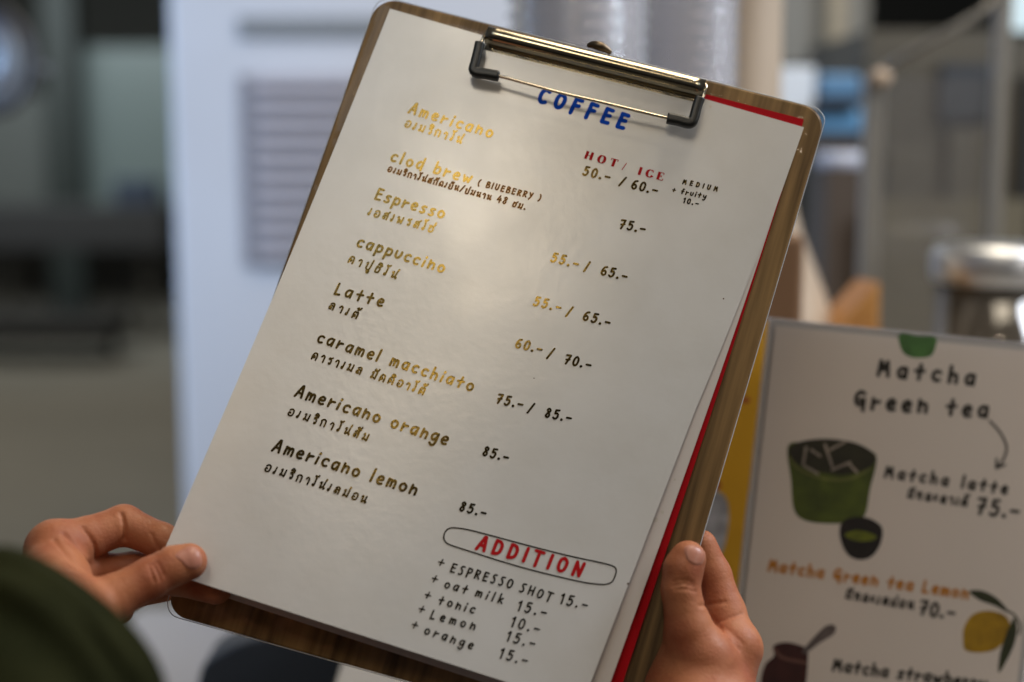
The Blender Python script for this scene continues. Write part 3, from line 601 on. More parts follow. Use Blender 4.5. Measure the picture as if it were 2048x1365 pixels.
# red serif HOT / ICE: broad-nib strokes, thick uprights and hairline serifs
SER = {'H': (8, ['1,0 1,8', '6.2,0 6.2,8', '1,4 6.2,4', '-.4,0 2.4,0', '-.4,8 2.4,8', '4.8,0 7.6,0', '4.8,8 7.6,8']),
       'O': (8, ['c4,4 3.1,4']), 'T': (7.4, ['3.6,0 3.6,8', '0,8 7.2,8', '2.2,0 5,0', '.1,8 .1,6', '7.1,8 7.1,6']),
       'I': (3.6, ['1.6,0 1.6,8', '.2,0 3,0', '.2,8 3,8']), 'C': (7.6, ['k4,4 3.1,4', '6.8,8 6.8,5.6', '6.9,2.4 6.4,1.2']),
       'E': (7, ['1.2,0 1.2,8', '-.2,0 6.2,0', '-.2,8 5.8,8', '1.2,4.1 4,4.1', '5.8,8 5.8,6.1', '6.2,0 6.2,2', '4,5.2 4,3'])}
def serif(text, a, b, u, parent):
    A, B = pg.mm(*a), pg.mm(*b); d = B - A; Ln = np.linalg.norm(d); d /= Ln; n = np.array([d[1], -d[0]]); k = u / pg.scale
    nat = sum(SER[c][0] for c in text) * k; tr = (Ln - nat) / max(len(text) - 1, 1); x = 0; V = []; Fc = []; q = 0
    for c in text:
        for s_ in SER[c][1]:
            if s_[0] in 'ck':
                (cx, cy), (rx, ry) = [tuple(map(float, t.split(','))) for t in s_[1:].split()]
                a0, a1 = (0, 360) if s_[0] == 'c' else (48, 318)
                pts = [(cx + rx * math.cos(R(a0 + (a1 - a0) * i / 40)), cy + ry * math.sin(R(a0 + (a1 - a0) * i / 40))) for i in range(41)]
            else:
                p0, p1 = [tuple(map(float, t.split(','))) for t in s_.split()]; pts = [(p0[0] + (p1[0] - p0[0]) * i / 6, p0[1] + (p1[1] - p0[1]) * i / 6) for i in range(7)]
            w = []
            for i in range(len(pts)):
                t = np.array(pts[min(i + 1, len(pts) - 1)]) - np.array(pts[max(i - 1, 0)]); v_ = abs(t[1]) / np.hypot(*t)
                w.append((.75 + 2.2 * v_ ** 1.5) * k)
            if s_[0] not in 'ck' and abs(p1[1] - p0[1]) < 3 and p0[0] == p1[0]: w = [.8 * k] * len(pts)
            P2 = [A + d * (x + p[0] * k) + n * p[1] * k for p in pts]
            v, f = ribbon(P2, w, capn=0); bb = len(V); V += [pg.point(xx, yy, .12 + .012 * (q % 9) + .008 * t) for xx, yy, t in v]; Fc += [tuple(bb + i for i in ff) for ff in f]; q += 1
        x += SER[c][0] * k + tr
    return plabel(obj('price_heading', V, Fc, M['redink'], parent), 'red serif lettering reading ' + text)
serif('HOT', (1169, 317), (1232, 335), 1.9, page); pg.line('price_slash', [(1253, 327), (1244, 340)], 1.6, M['redink'], page); serif('ICE', (1275, 349), (1326, 362), 1.9, page)
# additions block
ov = [(390, 160), (400, 115), (430, 82), (480, 72), (620, 92), (900, 165), (1200, 245), (1500, 320), (1800, 385), (1900, 415), (1925, 450), (1915, 500), (1890, 550), (1850, 570), (1780, 575), (1600, 550), (1200, 455), (900, 370), (650, 290), (450, 225), (405, 195)]
pg.line('heading_outline', [(800 + x / 4.452, 1040 + y / 4.452) for x, y in ov], 2.7, K, page, closed=True)
plabel(pg.write('heading', 'ADDITION', (952, 1098), (1161, 1154), 2.75, 6.6, M['redink'], page, jitter=.15), 'red heading reading ADDITION inside the oval outline')
def ad(rows):
    for t, a, b in rows: pg.write('extra_name', t, a, b, 1.72, 3.3, K, page, jitter=.2)
for cx, cy in ((355, 388), (295, 535), (235, 680), (183, 803), (120, 948)):
    x, y = 800 + cx / 4.452, 1040 + cy / 4.452
    pg.write('plus_sign', '+', (x - 5.5, y + 3.5), (x + 5, y + 7), 2.1, 2.8, K, page)
ad([('ESPRESSO', (900, 1144), (1023, 1177)), ('SHOT', (1038, 1183), (1101, 1203)), ('oat', (888, 1175), (932, 1188)), ('milk', (950, 1192), (1004, 1208)),
    ('tonic', (876, 1208), (948, 1227)), ('Lemon', (860, 1237), (949, 1260)), ('orange', (848, 1267), (944, 1299))])
for t, a, b in (('15.-', (1119, 1207), (1173, 1219)), ('15.-', (1034, 1221), (1091, 1234)), ('10.-', (1021, 1253), (1077, 1267)), ('15.-', (1012, 1282), (1068, 1296)), ('15.-', (998, 1316), (1053, 1330))):
    pr(t, a, b, 2.0, 3.4)

# ------------------------------------------------------------------ hands (one continuous skin each)
def camv(px, py, lift):                # mm in camera axes (right, up, back)
    d = (dboard(px, py) * 1000 - lift); return np.array([(px - 1024) / F * d, -(py - 682.5) / F * d, -d])
def to_world(v): v = np.asarray(v) / 1000.0; return CAM + v[..., :1] * RT + v[..., 1:2] * UP - v[..., 2:3] * FW
def sd_chain(G3, pts, rads, k):
    d = None
    for i in range(len(pts) - 1):
        a, b = pts[i], pts[i + 1]; ab = b - a; t = np.clip(((G3 - a) @ ab) / (ab @ ab), 0, 1)
        q = np.linalg.norm(G3 - (a + t[..., None] * ab), axis=-1) - (rads[i] + (rads[i + 1] - rads[i]) * t)
        d = q if d is None else smin(d, q, k)
    return d
def smin(a, b, k):
    h = np.clip(.5 + .5 * (b - a) / k, 0, 1); return b + (a - b) * h - k * h * (1 - h)
def surface_nets(D, org, h):
    nx, ny, nz = D.shape; s = D < 0
    cnt = np.zeros((nx - 1, ny - 1, nz - 1)); acc = np.zeros((nx - 1, ny - 1, nz - 1, 3))
    cor = [(i, j, k) for i in (0, 1) for j in (0, 1) for k in (0, 1)]
    def c(A, o): return A[o[0]:nx - 1 + o[0], o[1]:ny - 1 + o[1], o[2]:nz - 1 + o[2]]
    for a in cor:
        for ax in range(3):
            if a[ax] == 0:
                b = list(a); b[ax] = 1
                da, db = c(D, a), c(D, b); m = (da < 0) != (db < 0)
                t = np.where(m, da / np.where(m, da - db, 1), 0)
                for q in range(3): acc[..., q] += m * (a[q] + (t if q == ax else 0))
                cnt += m
    act = cnt > 0; idx = -np.ones(act.shape, int); idx[act] = np.arange(act.sum())
    I = np.argwhere(act); V = org + h * (I + acc[act] / cnt[act][:, None]); Fc = []
    for ax in range(3):
        o1, o2 = [(1, 2), (2, 0), (0, 1)][ax]
        sh = [slice(1, -1)] * 3; sh[ax] = slice(0, -1); sh2 = list(sh); sh2[ax] = slice(1, None)
        A = s[tuple(sh)]; B = s[tuple(sh2)]; m = np.argwhere(A != B)
        for (i, j, k) in m:
            base = [i + (ax != 0), j + (ax != 1), k + (ax != 2)]
            q = []
            for d1, d2 in ((-1, -1), (0, -1), (0, 0), (-1, 0)):
                r_ = list(base); r_[o1] += d1; r_[o2] += d2; q.append(idx[r_[0], r_[1], r_[2]])
            if min(q) < 0: continue
            Fc.append(tuple(q) if A[i, j, k] else tuple(q[::-1]))
    return V, Fc
class Hand:
    def __init__(s, chains, palm, kpalm=5.0, kf=2.0):
        s.ch = [([camv(*p[:3]) for p in c], [p[3] for p in c]) for c in chains]; s.pm = [([camv(*p[:3]) for p in c], [p[3] for p in c]) for c in palm]; s.kp = kpalm; s.kf = kf
    def sdf(s, G3):
        d = None
        for p, r in s.pm: q = sd_chain(G3, p, r, 5); d = q if d is None else smin(d, q, s.kp)
        fd = None
        for p, r in s.ch:
            q = sd_chain(G3, p, r, 2.5); fd = q if fd is None else smin(fd, q, s.kf)
        return smin(d, fd, 3.5)
    def build(s, name, parent, creases=(), h=.8):
        pts = np.concatenate([np.array(p) for p, r in s.ch + s.pm]); rad = max(max(r) for p, r in s.ch + s.pm)
        lo = pts.min(0) - rad - 3; hi = pts.max(0) + rad + 3
        n = np.ceil((hi - lo) / h).astype(int)
        ax = [lo[i] + h * np.arange(n[i]) for i in range(3)]
        D = np.empty(tuple(n), np.float32)
        for i in range(n[0]):
            g = np.stack(np.meshgrid([ax[0][i]], ax[1], ax[2], indexing='ij'), -1); D[i] = s.sdf(g)[0]
        V, Fc = surface_nets(D, lo, h)
        for pl, w, dep in creases:
            q = [s.hit(*p) for p in smooth_path(pl, 6)]; q = [x for x in q if x is not None]
            N = s.grad(V)
            dm = np.full(len(V), 1e9)
            for a, b in zip(q[:-1], q[1:]):
                ab = b - a; t = np.clip(((V - a) @ ab) / max(ab @ ab, 1e-9), 0, 1); dm = np.minimum(dm, np.linalg.norm(V - (a + t[:, None] * ab), axis=1))
            V = V - N * (dep * np.exp(-(dm / w) ** 2))[:, None]
        o = obj(name, to_world(V), Fc, M['skin'], parent)
        sm = o.modifiers.new('smooth', 'SMOOTH'); sm.factor = .5; sm.iterations = 2
        return o
    def grad(s, V):
        e = .3; g = np.stack([s.sdf(V + e * np.eye(3)[i]) - s.sdf(V - e * np.eye(3)[i]) for i in range(3)], 1); return g / np.maximum(np.linalg.norm(g, axis=1), 1e-9)[:, None]
    def hit(s, px, py, start=120.0):
        r = np.array([(px - 1024) / F, -(py - 682.5) / F, -1.0]); nr = np.linalg.norm(r); t = dboard(px, py) * 1000 - start
        for _ in range(90):
            p = r * t; d = float(s.sdf(p[None])[0])
            if d < .02: return p
            t += d * .9 / nr
            if t > 900: return None
        return p
    def nail(s, poly, parent, name='nail', m=None, up=.35, edge=.05):
        pts = smooth_path(poly, 5, True)[:-1]; c = sum(pts) / len(pts); V = []; Fc = []; n = len(pts); R_ = 6
        def q(p, lift):
            h_ = s.hit(*p)
            return h_ + s.grad(h_[None])[0] * lift
        V.append(q(c, up))
        for r in range(1, R_ + 1):
            f = r / R_
            for p in pts: V.append(q(c + (p - c) * f, up if r < R_ else -edge))
        for i in range(n):
            j = (i + 1) % n; Fc.append((0, 1 + j, 1 + i))
            for r in range(R_ - 1): Fc.append((1 + r * n + i, 1 + r * n + j, 1 + (r + 1) * n + j, 1 + (r + 1) * n + i))
        return obj(name, to_world(np.array(V)), Fc, m or M['nail'], parent)

person = thing('person', 'person in an olive green sleeve, only hands and cuff in view, holding the clipboard', 'person', L(800, 1250, 40))
lh = Hand(
    chains=[
        [(170, 1226, 52, 13), (222, 1198, 46, 10.0), (302, 1156, 41, 8.9), (345, 1133, 38, 8.6), (377, 1124, 36, 8.2)],          # thumb
        [(112, 1098, 30, 12.6), (170, 1078, 23, 9.6), (247, 1050, 14, 9.0), (322, 1082, 14, 8.0), (372, 1112, 15, 7.0)],         # index
        [(120, 1140, 24, 11.5), (200, 1144, 12, 8.4), (270, 1140, 6, 8.2), (350, 1154, 11, 8.2), (432, 1177, 14, 7.4)],          # middle
        [(125, 1180, 16, 10.5), (190, 1190, 2, 8.0), (262, 1185, -8, 7.6), (330, 1175, -12, 6.8)],                               # ring
        [(128, 1215, 10, 9.5), (180, 1228, -2, 7.0), (240, 1222, -10, 6.4)],                                                     # little
    ],
    palm=[[(112, 1098, 30, 12.6), (120, 1140, 24, 12.5), (125, 1180, 16, 11), (128, 1215, 10, 10)],
          [(100, 1255, 62, 23), (112, 1110, 30, 12.8)], [(100, 1255, 62, 23), (128, 1200, 18, 14)], [(110, 1260, 66, 20), (172, 1226, 52, 13)],
          [(100, 1255, 62, 23), (60, 1340, 135, 25), (20, 1420, 190, 28)]])
lo_ = lh.build('hand', person, creases=[
    ([(243, 1027), (248, 1050), (249, 1080)], .8, 1.5), ([(303, 1068), (309, 1085), (320, 1100)], .7, .7),
    ([(306, 1127), (312, 1140), (318, 1150), (320, 1160)], .6, .8), ([(298, 1130), (303, 1146), (310, 1164)], .6, .7), ([(313, 1124), (322, 1138), (328, 1152)], .6, .6),
    ([(128, 1068), (160, 1100), (182, 1130)], 1.1, .9), ([(108, 1080), (140, 1118), (165, 1148)], 1.1, .8), ([(165, 1056), (188, 1090), (193, 1120)], 1.0, .9)])
plabel(lo_, 'left hand pinching the lower left corner of the menu page')
lh.nail([(350, 1111), (366, 1098), (382, 1092), (396, 1098), (404, 1118), (402, 1132), (390, 1140), (376, 1138), (362, 1124)], lo_)
rh = Hand(
    chains=[
        [(1408, 1330, 4, 15), (1378, 1262, 8, 10.8), (1361, 1180, 10, 8.5), (1366, 1140, 10, 8.7), (1376, 1118, 10, 8.2)],       # thumb
        [(1470, 1296, -8, 11.2), (1448, 1225, -14, 9.8), (1424, 1150, -16, 8.8), (1402, 1092, -14, 7.6)],                        # index
        [(1462, 1330, -22, 11), (1430, 1260, -30, 9), (1400, 1190, -28, 8.2), (1375, 1130, -22, 7.2)],
        [(1450, 1370, -34, 10.5), (1415, 1310, -42, 8.6), (1385, 1240, -38, 7.6)],
        [(1440, 1410, -42, 9.5), (1405, 1360, -48, 7.4), (1380, 1300, -44, 6.6)],
    ],
    palm=[[(1470, 1298, -8, 11.4), (1462, 1332, -22, 11), (1450, 1370, -34, 10.5)],
          [(1405, 1420, -4, 24), (1470, 1298, -8, 11.6)], [(1390, 1420, 2, 22), (1404, 1320, 5, 15)], [(1405, 1420, -4, 24), (1452, 1372, -30, 12)],
          [(1400, 1420, 0, 25), (1420, 1600, 40, 25), (1440, 1800, 90, 30)], [(1345, 1370, -2, 12), (1366, 1290, 4, 9)]])
ro_ = rh.build('hand', person, creases=[
    ([(1345, 1172), (1366, 1168), (1388, 1173)], .7, .8), ([(1347, 1164), (1368, 1160), (1388, 1166)], .6, .6), ([(1350, 1180), (1372, 1178), (1392, 1184)], .6, .55),
    ([(1400, 1212), (1425, 1208), (1450, 1204)], .8, .7), ([(1430, 1246), (1455, 1238), (1484, 1228)], .8, .5),
    ([(1440, 1262), (1460, 1280), (1478, 1300)], .8, .45), ([(1452, 1256), (1470, 1272), (1486, 1288)], .7, .35), ([(1424, 1236), (1436, 1250), (1450, 1270)], 1.0, .7)])
plabel(ro_, 'right hand gripping the right edge of the clipboard')
rh.nail([(1368, 1096), (1382, 1090), (1398, 1094), (1410, 1104), (1409, 1120), (1402, 1130), (1388, 1130), (1374, 1120)], ro_)
# sleeve
path = [(-560, 1940, 270, 66), (-360, 1740, 250, 62), (-160, 1555, 230, 56), (-20, 1428, 212, 50), (70, 1356, 205, 45), (124, 1306, 192, 41)]
ctr = smooth_path([camv(*p[:3]) for p in path], 8); rad = np.interp(np.linspace(0, 1, len(ctr)), np.linspace(0, 1, len(path)), [p[3] for p in path])
V = []; n = 48
axs = ctr[-1] - ctr[0]; axs /= np.linalg.norm(axs)
a_ = np.cross(axs, [0, 0, 1]); a_ /= np.linalg.norm(a_); b_ = np.cross(axs, a_)
rings = [(c, r, 0) for c, r in zip(ctr, rad)]
rings += [(ctr[-1] + axs * 1.5, rad[-1] - .6, 1), (ctr[-1] + axs * .5, rad[-1] - 2.5, 1)] + [(c, r - 3, 1) for c, r in list(zip(ctr, rad))[-2:-9:-1]]
for i, (c, r, ins) in enumerate(rings):
    for k in range(n):
        th_ = 2 * math.pi * k / n
        f_ = 1 + .05 * math.sin(3 * th_ + i * .25) + .03 * math.sin(i * .8 + 2 * math.sin(th_)) * (0 if ins else 1)
        V.append(c + r * f_ * (math.cos(th_) * a_ + math.sin(th_) * b_))
Fc = []
for i in range(len(rings) - 1):
    for k in range(n): Fc.append((i * n + k, i * n + (k + 1) % n, (i + 1) * n + (k + 1) % n, (i + 1) * n + k))
obj('sleeve', to_world(np.array(V)), Fc, M['sleeve'], person)

# ------------------------------------------------------------------ menu sign at the right
SD = .805
def flat(d0, slope=0.0):
    def f(s, X, Y):
        px, py = s.px(X, Y); return P(px, py, d0 + slope * Y / 1000)
    return f
ZC = CAM[2] - .36                       # counter top
sign = Sheet([(1551, 652), (2112, 708), (2020, 1490), (1462, 1440)], 148, 210, flat(SD))
stand = thing('sign_stand', 'clear acrylic sign holder framing the green tea card, right of the clipboard', 'sign holder', sign.point(74, 205))
acr = clear('acrylic', rough=.04, ior=1.4)
edge_m = clear('acrylic_edge', tint=(.95, .95, .95), rough=.12, haze=.3, ior=1.45)
def slab(name, s, x0, y0, x1, y1, z0, z1, m, parent):
    c = [(x0, y0), (x1, y0), (x1, y1), (x0, y1)]
    V = [s.point(x, y, z0) for x, y in c] + [s.point(x, y, z1) for x, y in c]
    return obj(name, V, [(3, 2, 1, 0), (4, 5, 6, 7), (0, 1, 5, 4), (1, 2, 6, 5), (2, 3, 7, 6), (3, 0, 4, 7)][::1], m, parent, smooth=False)
slab('front_panel', sign, -3, -3, 151, 212, .9, 2.6, acr, stand)
slab('back_panel', sign, -3, -3, 151, 212, -3.2, -1.0, mat('frosted_acrylic', (.5, .49, .48), rough=.3), stand)
slab('top_edge', sign, -3, -4.2, 151, -3, -3.4, 2.8, edge_m, stand)
slab('side_edge', sign, -4.2, -4.2, -3, 212, -3.4, 2.8, edge_m, stand)
slab('side_edge', sign, 151, -4.2, 152.2, 212, -3.4, 2.8, edge_m, stand)
cardm = mat('sign_card', (.74, .68, .64), rough=.55, noise=(9, (.70, .65, .61)))
card = sign.mesh('menu_card', cardm, 12, 16, thick=.3)
tag(card, 'white matcha green tea card with drink drawings inside the clear holder', 'menu card')
ckm = mat('card_ink', (.012, .010, .006), rough=.6); cor = mat('orange_ink', (.50, .20, .02), rough=.6)
def sw(t, a, b, u, w, m=ckm, nm='drink_name'): return sign.write(nm, t, a, b, u, w, m, card)
sw('Matcha', (1755, 750), (1948, 770), 3.2, 8); sw('Green tea', (1708, 815), (1974, 835), 3.3, 8)
sw('Matcha latte', (1769, 954), (2014, 988), 2.3, 6); sw('มัทฉะลาเต้', (1814, 996), (1934, 1013), 2.1, 4.6, nm='thai_name'); sw('75.-', (1953, 1027), (2036, 1036), 3.2, 7, nm='price')
plabel(sw('Matcha Green tea Lemon', (1536, 1141), (1935, 1197), 2.3, 6, cor), 'orange lettering')
sw('มัทฉะเลม่อน', (1690, 1197), (1826, 1219), 2.1, 4.6, nm='thai_name'); sw('70.-', (1838, 1229), (1908, 1237), 2.8, 6.5, nm='price')
sw('Matcha strawberry', (1665, 1341), (1972, 1378), 2.4, 6)
sign.line('arrow', [(1980, 843), (2002, 868), (2013, 896), (2006, 920), (1992, 937)], 4.5, ckm, card)
sign.line('arrow_head', [(1993, 918), (1992, 937)], 4.5, ckm, card); sign.line('arrow_head', [(1992, 937), (2010, 930)], 4.5, ckm, card)
flatm = lambda n, c: mat(n, c, rough=.6, noise=(95, tuple(q * .55 for q in c)))
sign.patch('green_tab', [[(1799, 668), (1835, 672), (1871, 675), (1870, 698), (1858, 714), (1822, 715), (1803, 700)]], flatm('tab_green', (.085, .24, .055)), card)
gl, gd = flatm('tea_green', (.085, .12, .010)), flatm('tea_dark', (.028, .026, .010))
sign.patch('drawn_glass', [[(1577, 890), (1582, 960), (1588, 1020), (1612, 1042), (1660, 1048), (1706, 1044), (1730, 1030), (1740, 980), (1752, 910), (1700, 900), (1630, 890)]], gl, card, .05)
sign.patch('drawn_glass_top', [[(1577, 900), (1600, 884), (1650, 878), (1710, 886), (1750, 910), (1740, 935), (1690, 950), (1630, 942), (1590, 925)]], gd, card, .09)
for q, pts in enumerate(([(1612, 895), (1606, 930)], [(1608, 932), (1636, 948)], [(1650, 890), (1664, 932)], [(1660, 900), (1690, 884)], [(1664, 940), (1700, 925)], [(1640, 912), (1622, 900)], [(1700, 930), (1714, 945)])):
    sign.line('ice_stroke', pts, 5, flatm('ice_white', (.42, .36, .30)), card, up=.16)
sign.line('glass_rim', [(1579, 915), (1600, 940), (1650, 958), (1700, 958), (1740, 938)], 5, flatm('rim_green', (.20, .22, .05)), card, up=.2)
sign.patch('drawn_bowl', [[(1681, 1050), (1700, 1036), (1735, 1036), (1763, 1054), (1762, 1085), (1745, 1112), (1720, 1120), (1696, 1110), (1681, 1080)]], flatm('bowl_black', (.012, .008, .006)), card, .13)
sign.patch('bowl_tea', [[(1690, 1068), (1718, 1061), (1752, 1072), (1745, 1081), (1718, 1083), (1698, 1078)]], flatm('tea_bright', (.20, .24, .01)), card, .19)
sign.patch('drawn_lemon', [[(1926, 1280), (1928, 1255), (1945, 1230), (1975, 1222), (2008, 1230), (2020, 1250), (2012, 1278), (1990, 1300), (1955, 1306), (1930, 1300)]], flatm('lemon_yellow', (.46, .27, .006)), card)
lf = flatm('leaf_green', (.04, .05, .018))
sign.patch('drawn_leaf', [[(1938, 1183), (1965, 1182), (1995, 1198), (2018, 1226), (1990, 1212), (1958, 1200)]], lf, card, .1)
sign.patch('drawn_leaf', [[(2028, 1236), (2034, 1262), (2024, 1300), (1998, 1346), (2000, 1308), (2012, 1270)]], lf, card, .1)
sign.line('drawn_stem', [(2014, 1222), (2028, 1230), (2040, 1250), (2038, 1268)], 4, lf, card, up=.14)
sign.patch('drawn_jar', [[(1547, 1292), (1575, 1285), (1612, 1296), (1616, 1310), (1612, 1365), (1600, 1420), (1540, 1415), (1522, 1370), (1530, 1330), (1548, 1312)]], flatm('jam_red', (.055, .012, .010)), card, .05)
sign.line('jar_rim', [(1548, 1298), (1566, 1316), (1612, 1326)], 6, flatm('jam_rim', (.20, .09, .07)), card, up=.12)
sign.patch('drawn_spoon', [[(1640, 1262), (1655, 1251), (1670, 1252), (1668, 1268), (1640, 1286), (1612, 1306), (1606, 1300)]], flatm('spoon_grey', (.16, .13, .13)), card, .16)
# yellow card just behind
yl = Sheet([(1300, 615), (1545, 642), (1492, 1400), (1250, 1380)], 68, 200, flat(.875))
ym = yl.mesh('yellow_card', mat('yellow_card', (.62, .33, .008), rough=.55), 8, 16, thick=1.2)
tag(ym, 'plain yellow card showing between the clipboard and the acrylic sign', 'card')
yl.patch('white_shape', [[(1405, 985), (1440, 985), (1456, 1010), (1455, 1060), (1440, 1110), (1405, 1110)]], flatm('pale_print', (.46, .47, .52)), ym)
rpm = flatm('red_print', (.35, .03, .02))
yl.patch('red_mark', [[(1484, 798), (1494, 795), (1500, 801), (1494, 806), (1484, 804)]], rpm, ym); yl.patch('red_mark', [[(1428, 966), (1438, 964), (1442, 972), (1434, 980), (1426, 978)]], rpm, ym)

# ------------------------------------------------------------------ counter and what stands on it
counter = thing('counter', 'long pale counter under the cups, canister and signs', 'counter', (.6, 1.3, ZC))
box('top', (-.12, .70, ZC - .03), (1.6, 1.85, ZC), mat('counter_top', (.30, .27, .23), rough=.4), counter, .004)
box('front', (-.08, .74, 0), (1.56, 1.82, ZC - .03), mat('counter_front', (.18, .14, .10), rough=.6), counter)
# stacks of clear plastic cups
pet = clear('clear_plastic', tint=(1, 1, 1), rough=.07, haze=.16, ior=1.25)
def cup_mesh(c, r0, r1, h):
    n = 40; V = []; Fc = []
    prof = [(r0 * .96, .0), (r0, .002), (r1 * .985, h * .93), (r1 * 1.0, h * .96), (r1 * 1.05, h * .97), (r1 * 1.06, h * .985), (r1 * 1.04, h)]
    for r, z in prof:
        for k in range(n):
            t = 2 * math.pi * k / n; V.append((r * math.cos(t), r * math.sin(t), z))
    for i in range(len(prof) - 1):
        for k in range(n): Fc.append((i * n + k, i * n + (k + 1) % n, (i + 1) * n + (k + 1) % n, (i + 1) * n + k))
    Fc.append(tuple(range(n))[::-1])
    me = bpy.data.meshes.new('cup'); me.from_pydata(V, [], Fc); me.update()
    for p in me.polygons: p.use_smooth = True
    me.materials.append(pet); return me
def cup_stack(cx, Y, r, count, label, group):
    a = at(cx, 200, Y); me = cup_mesh(None, r * .66, r * .95, .115)
    for k in range(count):
        o = bpy.data.objects.new('plastic_cup', me); COL.objects.link(o)
        o.location = (a[0], Y, ZC + .115 + .0115 * k); o.rotation_euler = (R(180), 0, R(17 * k))
        tag(o, label, 'cup', group)
cup_stack(1150, 1.06, .051, 45, 'clear plastic cup upside down in the wider stack behind the clip', 'clear cups in the wider stack')
cup_stack(1378, 1.10, .038, 45, 'clear plastic cup upside down in the slimmer stack beside the cream vessel', 'clear cups in the slimmer stack')
# tall cream vessel
cv = at(1470, 600, 1.30)
lathe('tall_vessel', [(.075, 0), (.094, .01), (.107, .06), (.108, .11), (.10, .16), (.082, .22), (.058, .28), (.043, .34), (.037, .40), (.036, .56), (.04, .62)], (cv[0], 1.30, ZC), mat('cream_ceramic', (.42, .34, .26), rough=.45, noise=(8, (.36, .29, .22))))
tag(bpy.data.objects['tall_vessel'], 'tall cream vessel with narrow neck and wide belly behind the board edge', 'vessel')
wb = pxbox('brown_bag', 1480, 470, 1612, 700, 1.08, .05, mat('kraft_brown', (.16, .085, .04), rough=.7), None, .006)
tag(wb, 'brown paper packet in front of the cream vessel', 'packet')
# wooden box with a slanted lid
a = at(1672, 660, 1.22); b = at(1775, 560, 1.22); wdm = mat('orange_wood', (.42, .20, .05), rough=.5, noise=(30, (.34, .15, .035), (1, 1, 6)))
V = [(a[0], 1.22, ZC), (b[0], 1.22, ZC), (b[0], 1.30, ZC), (a[0], 1.30, ZC), (a[0] + .002, 1.22, a[2]), (b[0] - .006, 1.22, b[2]), (b[0] - .006, 1.30, b[2] - .004), (a[0] + .002, 1.30, a[2])]
wo_ = obj('wooden_box', V, [(3, 2, 1, 0), (4, 5, 6, 7), (0, 1, 5, 4), (1, 2, 6, 5), (2, 3, 7, 6), (3, 0, 4, 7)], wdm, None, False); bevel(wo_, .004)
tag(wo_, 'small orange wooden box with sloping top above the acrylic sign', 'box')
# steel canister
cc = at(1998, 490, 1.30); kn = thing('canister', 'dark round canister with a shiny steel lid behind the acrylic sign', 'canister', (cc[0], 1.30, ZC))
hz = cc[2] - ZC
steel = mat('brushed_steel', (.55, .57, .60), rough=.38, metal=1)
lathe('body', [(.052, 0), (.055, .004), (.055, hz - .034)], (cc[0], 1.30, ZC), mat('dark_glass', (.05, .042, .032), rough=.08, spec=.8), kn)
lathe('lid', [(.0555, hz - .034), (.059, hz - .033), (.060, hz - .022), (.060, hz - .008), (.056, hz), (.02, hz + .002), (.001, hz + .002)], (cc[0], 1.30, ZC), steel, kn)
box('label', (cc[0] - .012, 1.2435, ZC + .03), (cc[0] + .05, 1.2465, ZC + .12), mat('grey_label', (.11, .095, .08), rough=.6), kn)
# acrylic display case
ca0 = at(1748, 150, 1.45); ca1 = at(2003, 150, 1.45); zt = ca0[2]
dc = thing('display_case', 'clear acrylic display case with pale edges at the upper right', 'display case', (float((ca0[0] + ca1[0]) / 2), 1.6, ZC))
eg = mat('case_edge', (.17, .16, .14), rough=.3)
x0, x1 = ca0[0], ca1[0]
box('corner_post', (x0 - .008, 1.442, ZC), (x0 + .010, 1.462, zt), eg, dc, .002)
box('corner_post', (x1 - .008, 1.442, ZC), (x1 + .006, 1.462, zt + .10), eg, dc, .002)
tube('slanted_edge', [(x0, 1.452, zt), (x0 + (x1 - x0) * .84, 1.452, zt + .062), (x1, 1.452, zt + .085)], .0045, eg, dc, n=10)
pn = box('front_pane', (x0 + .011, 1.449, ZC + .004), (x1 - .010, 1.454, zt - .002), clear('case_pane', tint=(.88, .87, .84), rough=.1, haze=.06), dc)
kn2 = lathe('case_knob', [(.001, -.010), (.009, -.006), (.011, 0), (.009, .006), (.001, .010)], (x0 + .003, 1.435, zt - .004), mat('knob_tan', (.36, .27, .19), rough=.4), dc, n=20)
# things inside / beyond the case: dark cabinet
cab = thing('cabinet', 'dark brown wooden cabinet behind the display case', 'cabinet', (.9, 2.0, 0))
aa = at(1735, 60, 2.0); bb = at(2110, 60, 2.0)
box('carcass', (aa[0], 2.0, 0), (bb[0] + .3, 2.4, aa[2]), mat('dark_cabinet', (.052, .044, .030), rough=.6, noise=(4, (.085, .07, .045))), cab)
for (xa, xb, y0_, y1_) in ((1762, 1870, 300, 640), (1882, 1985, 260, 640)):
    pxbox('door', xa, y0_, xb, y1_, 1.985, .014, mat('cabinet_door', (.075, .064, .045), rough=.5), cab, .003)
pxbox('dark_gap', 1880, 130, 1990, 240, 1.985, .014, mat('navy_panel', (.018, .022, .030), rough=.5), cab)
pxbox('side_strip', 2022, 150, 2100, 640, 1.985, .014, mat('black_strip', (.008, .008, .007), rough=.7), cab)
lw = pxbox('glow_pane', 2022, -120, 2140, 62, 1.99, .01, mat('glow_glass', (.55, .66, .70), rough=.2, emit=((.55, .75, .82), .25)), cab)  # pane emits weakly: its brightness is put into the material
plabel(lw, 'bright pane with daylight put in as its own glow at the far right')
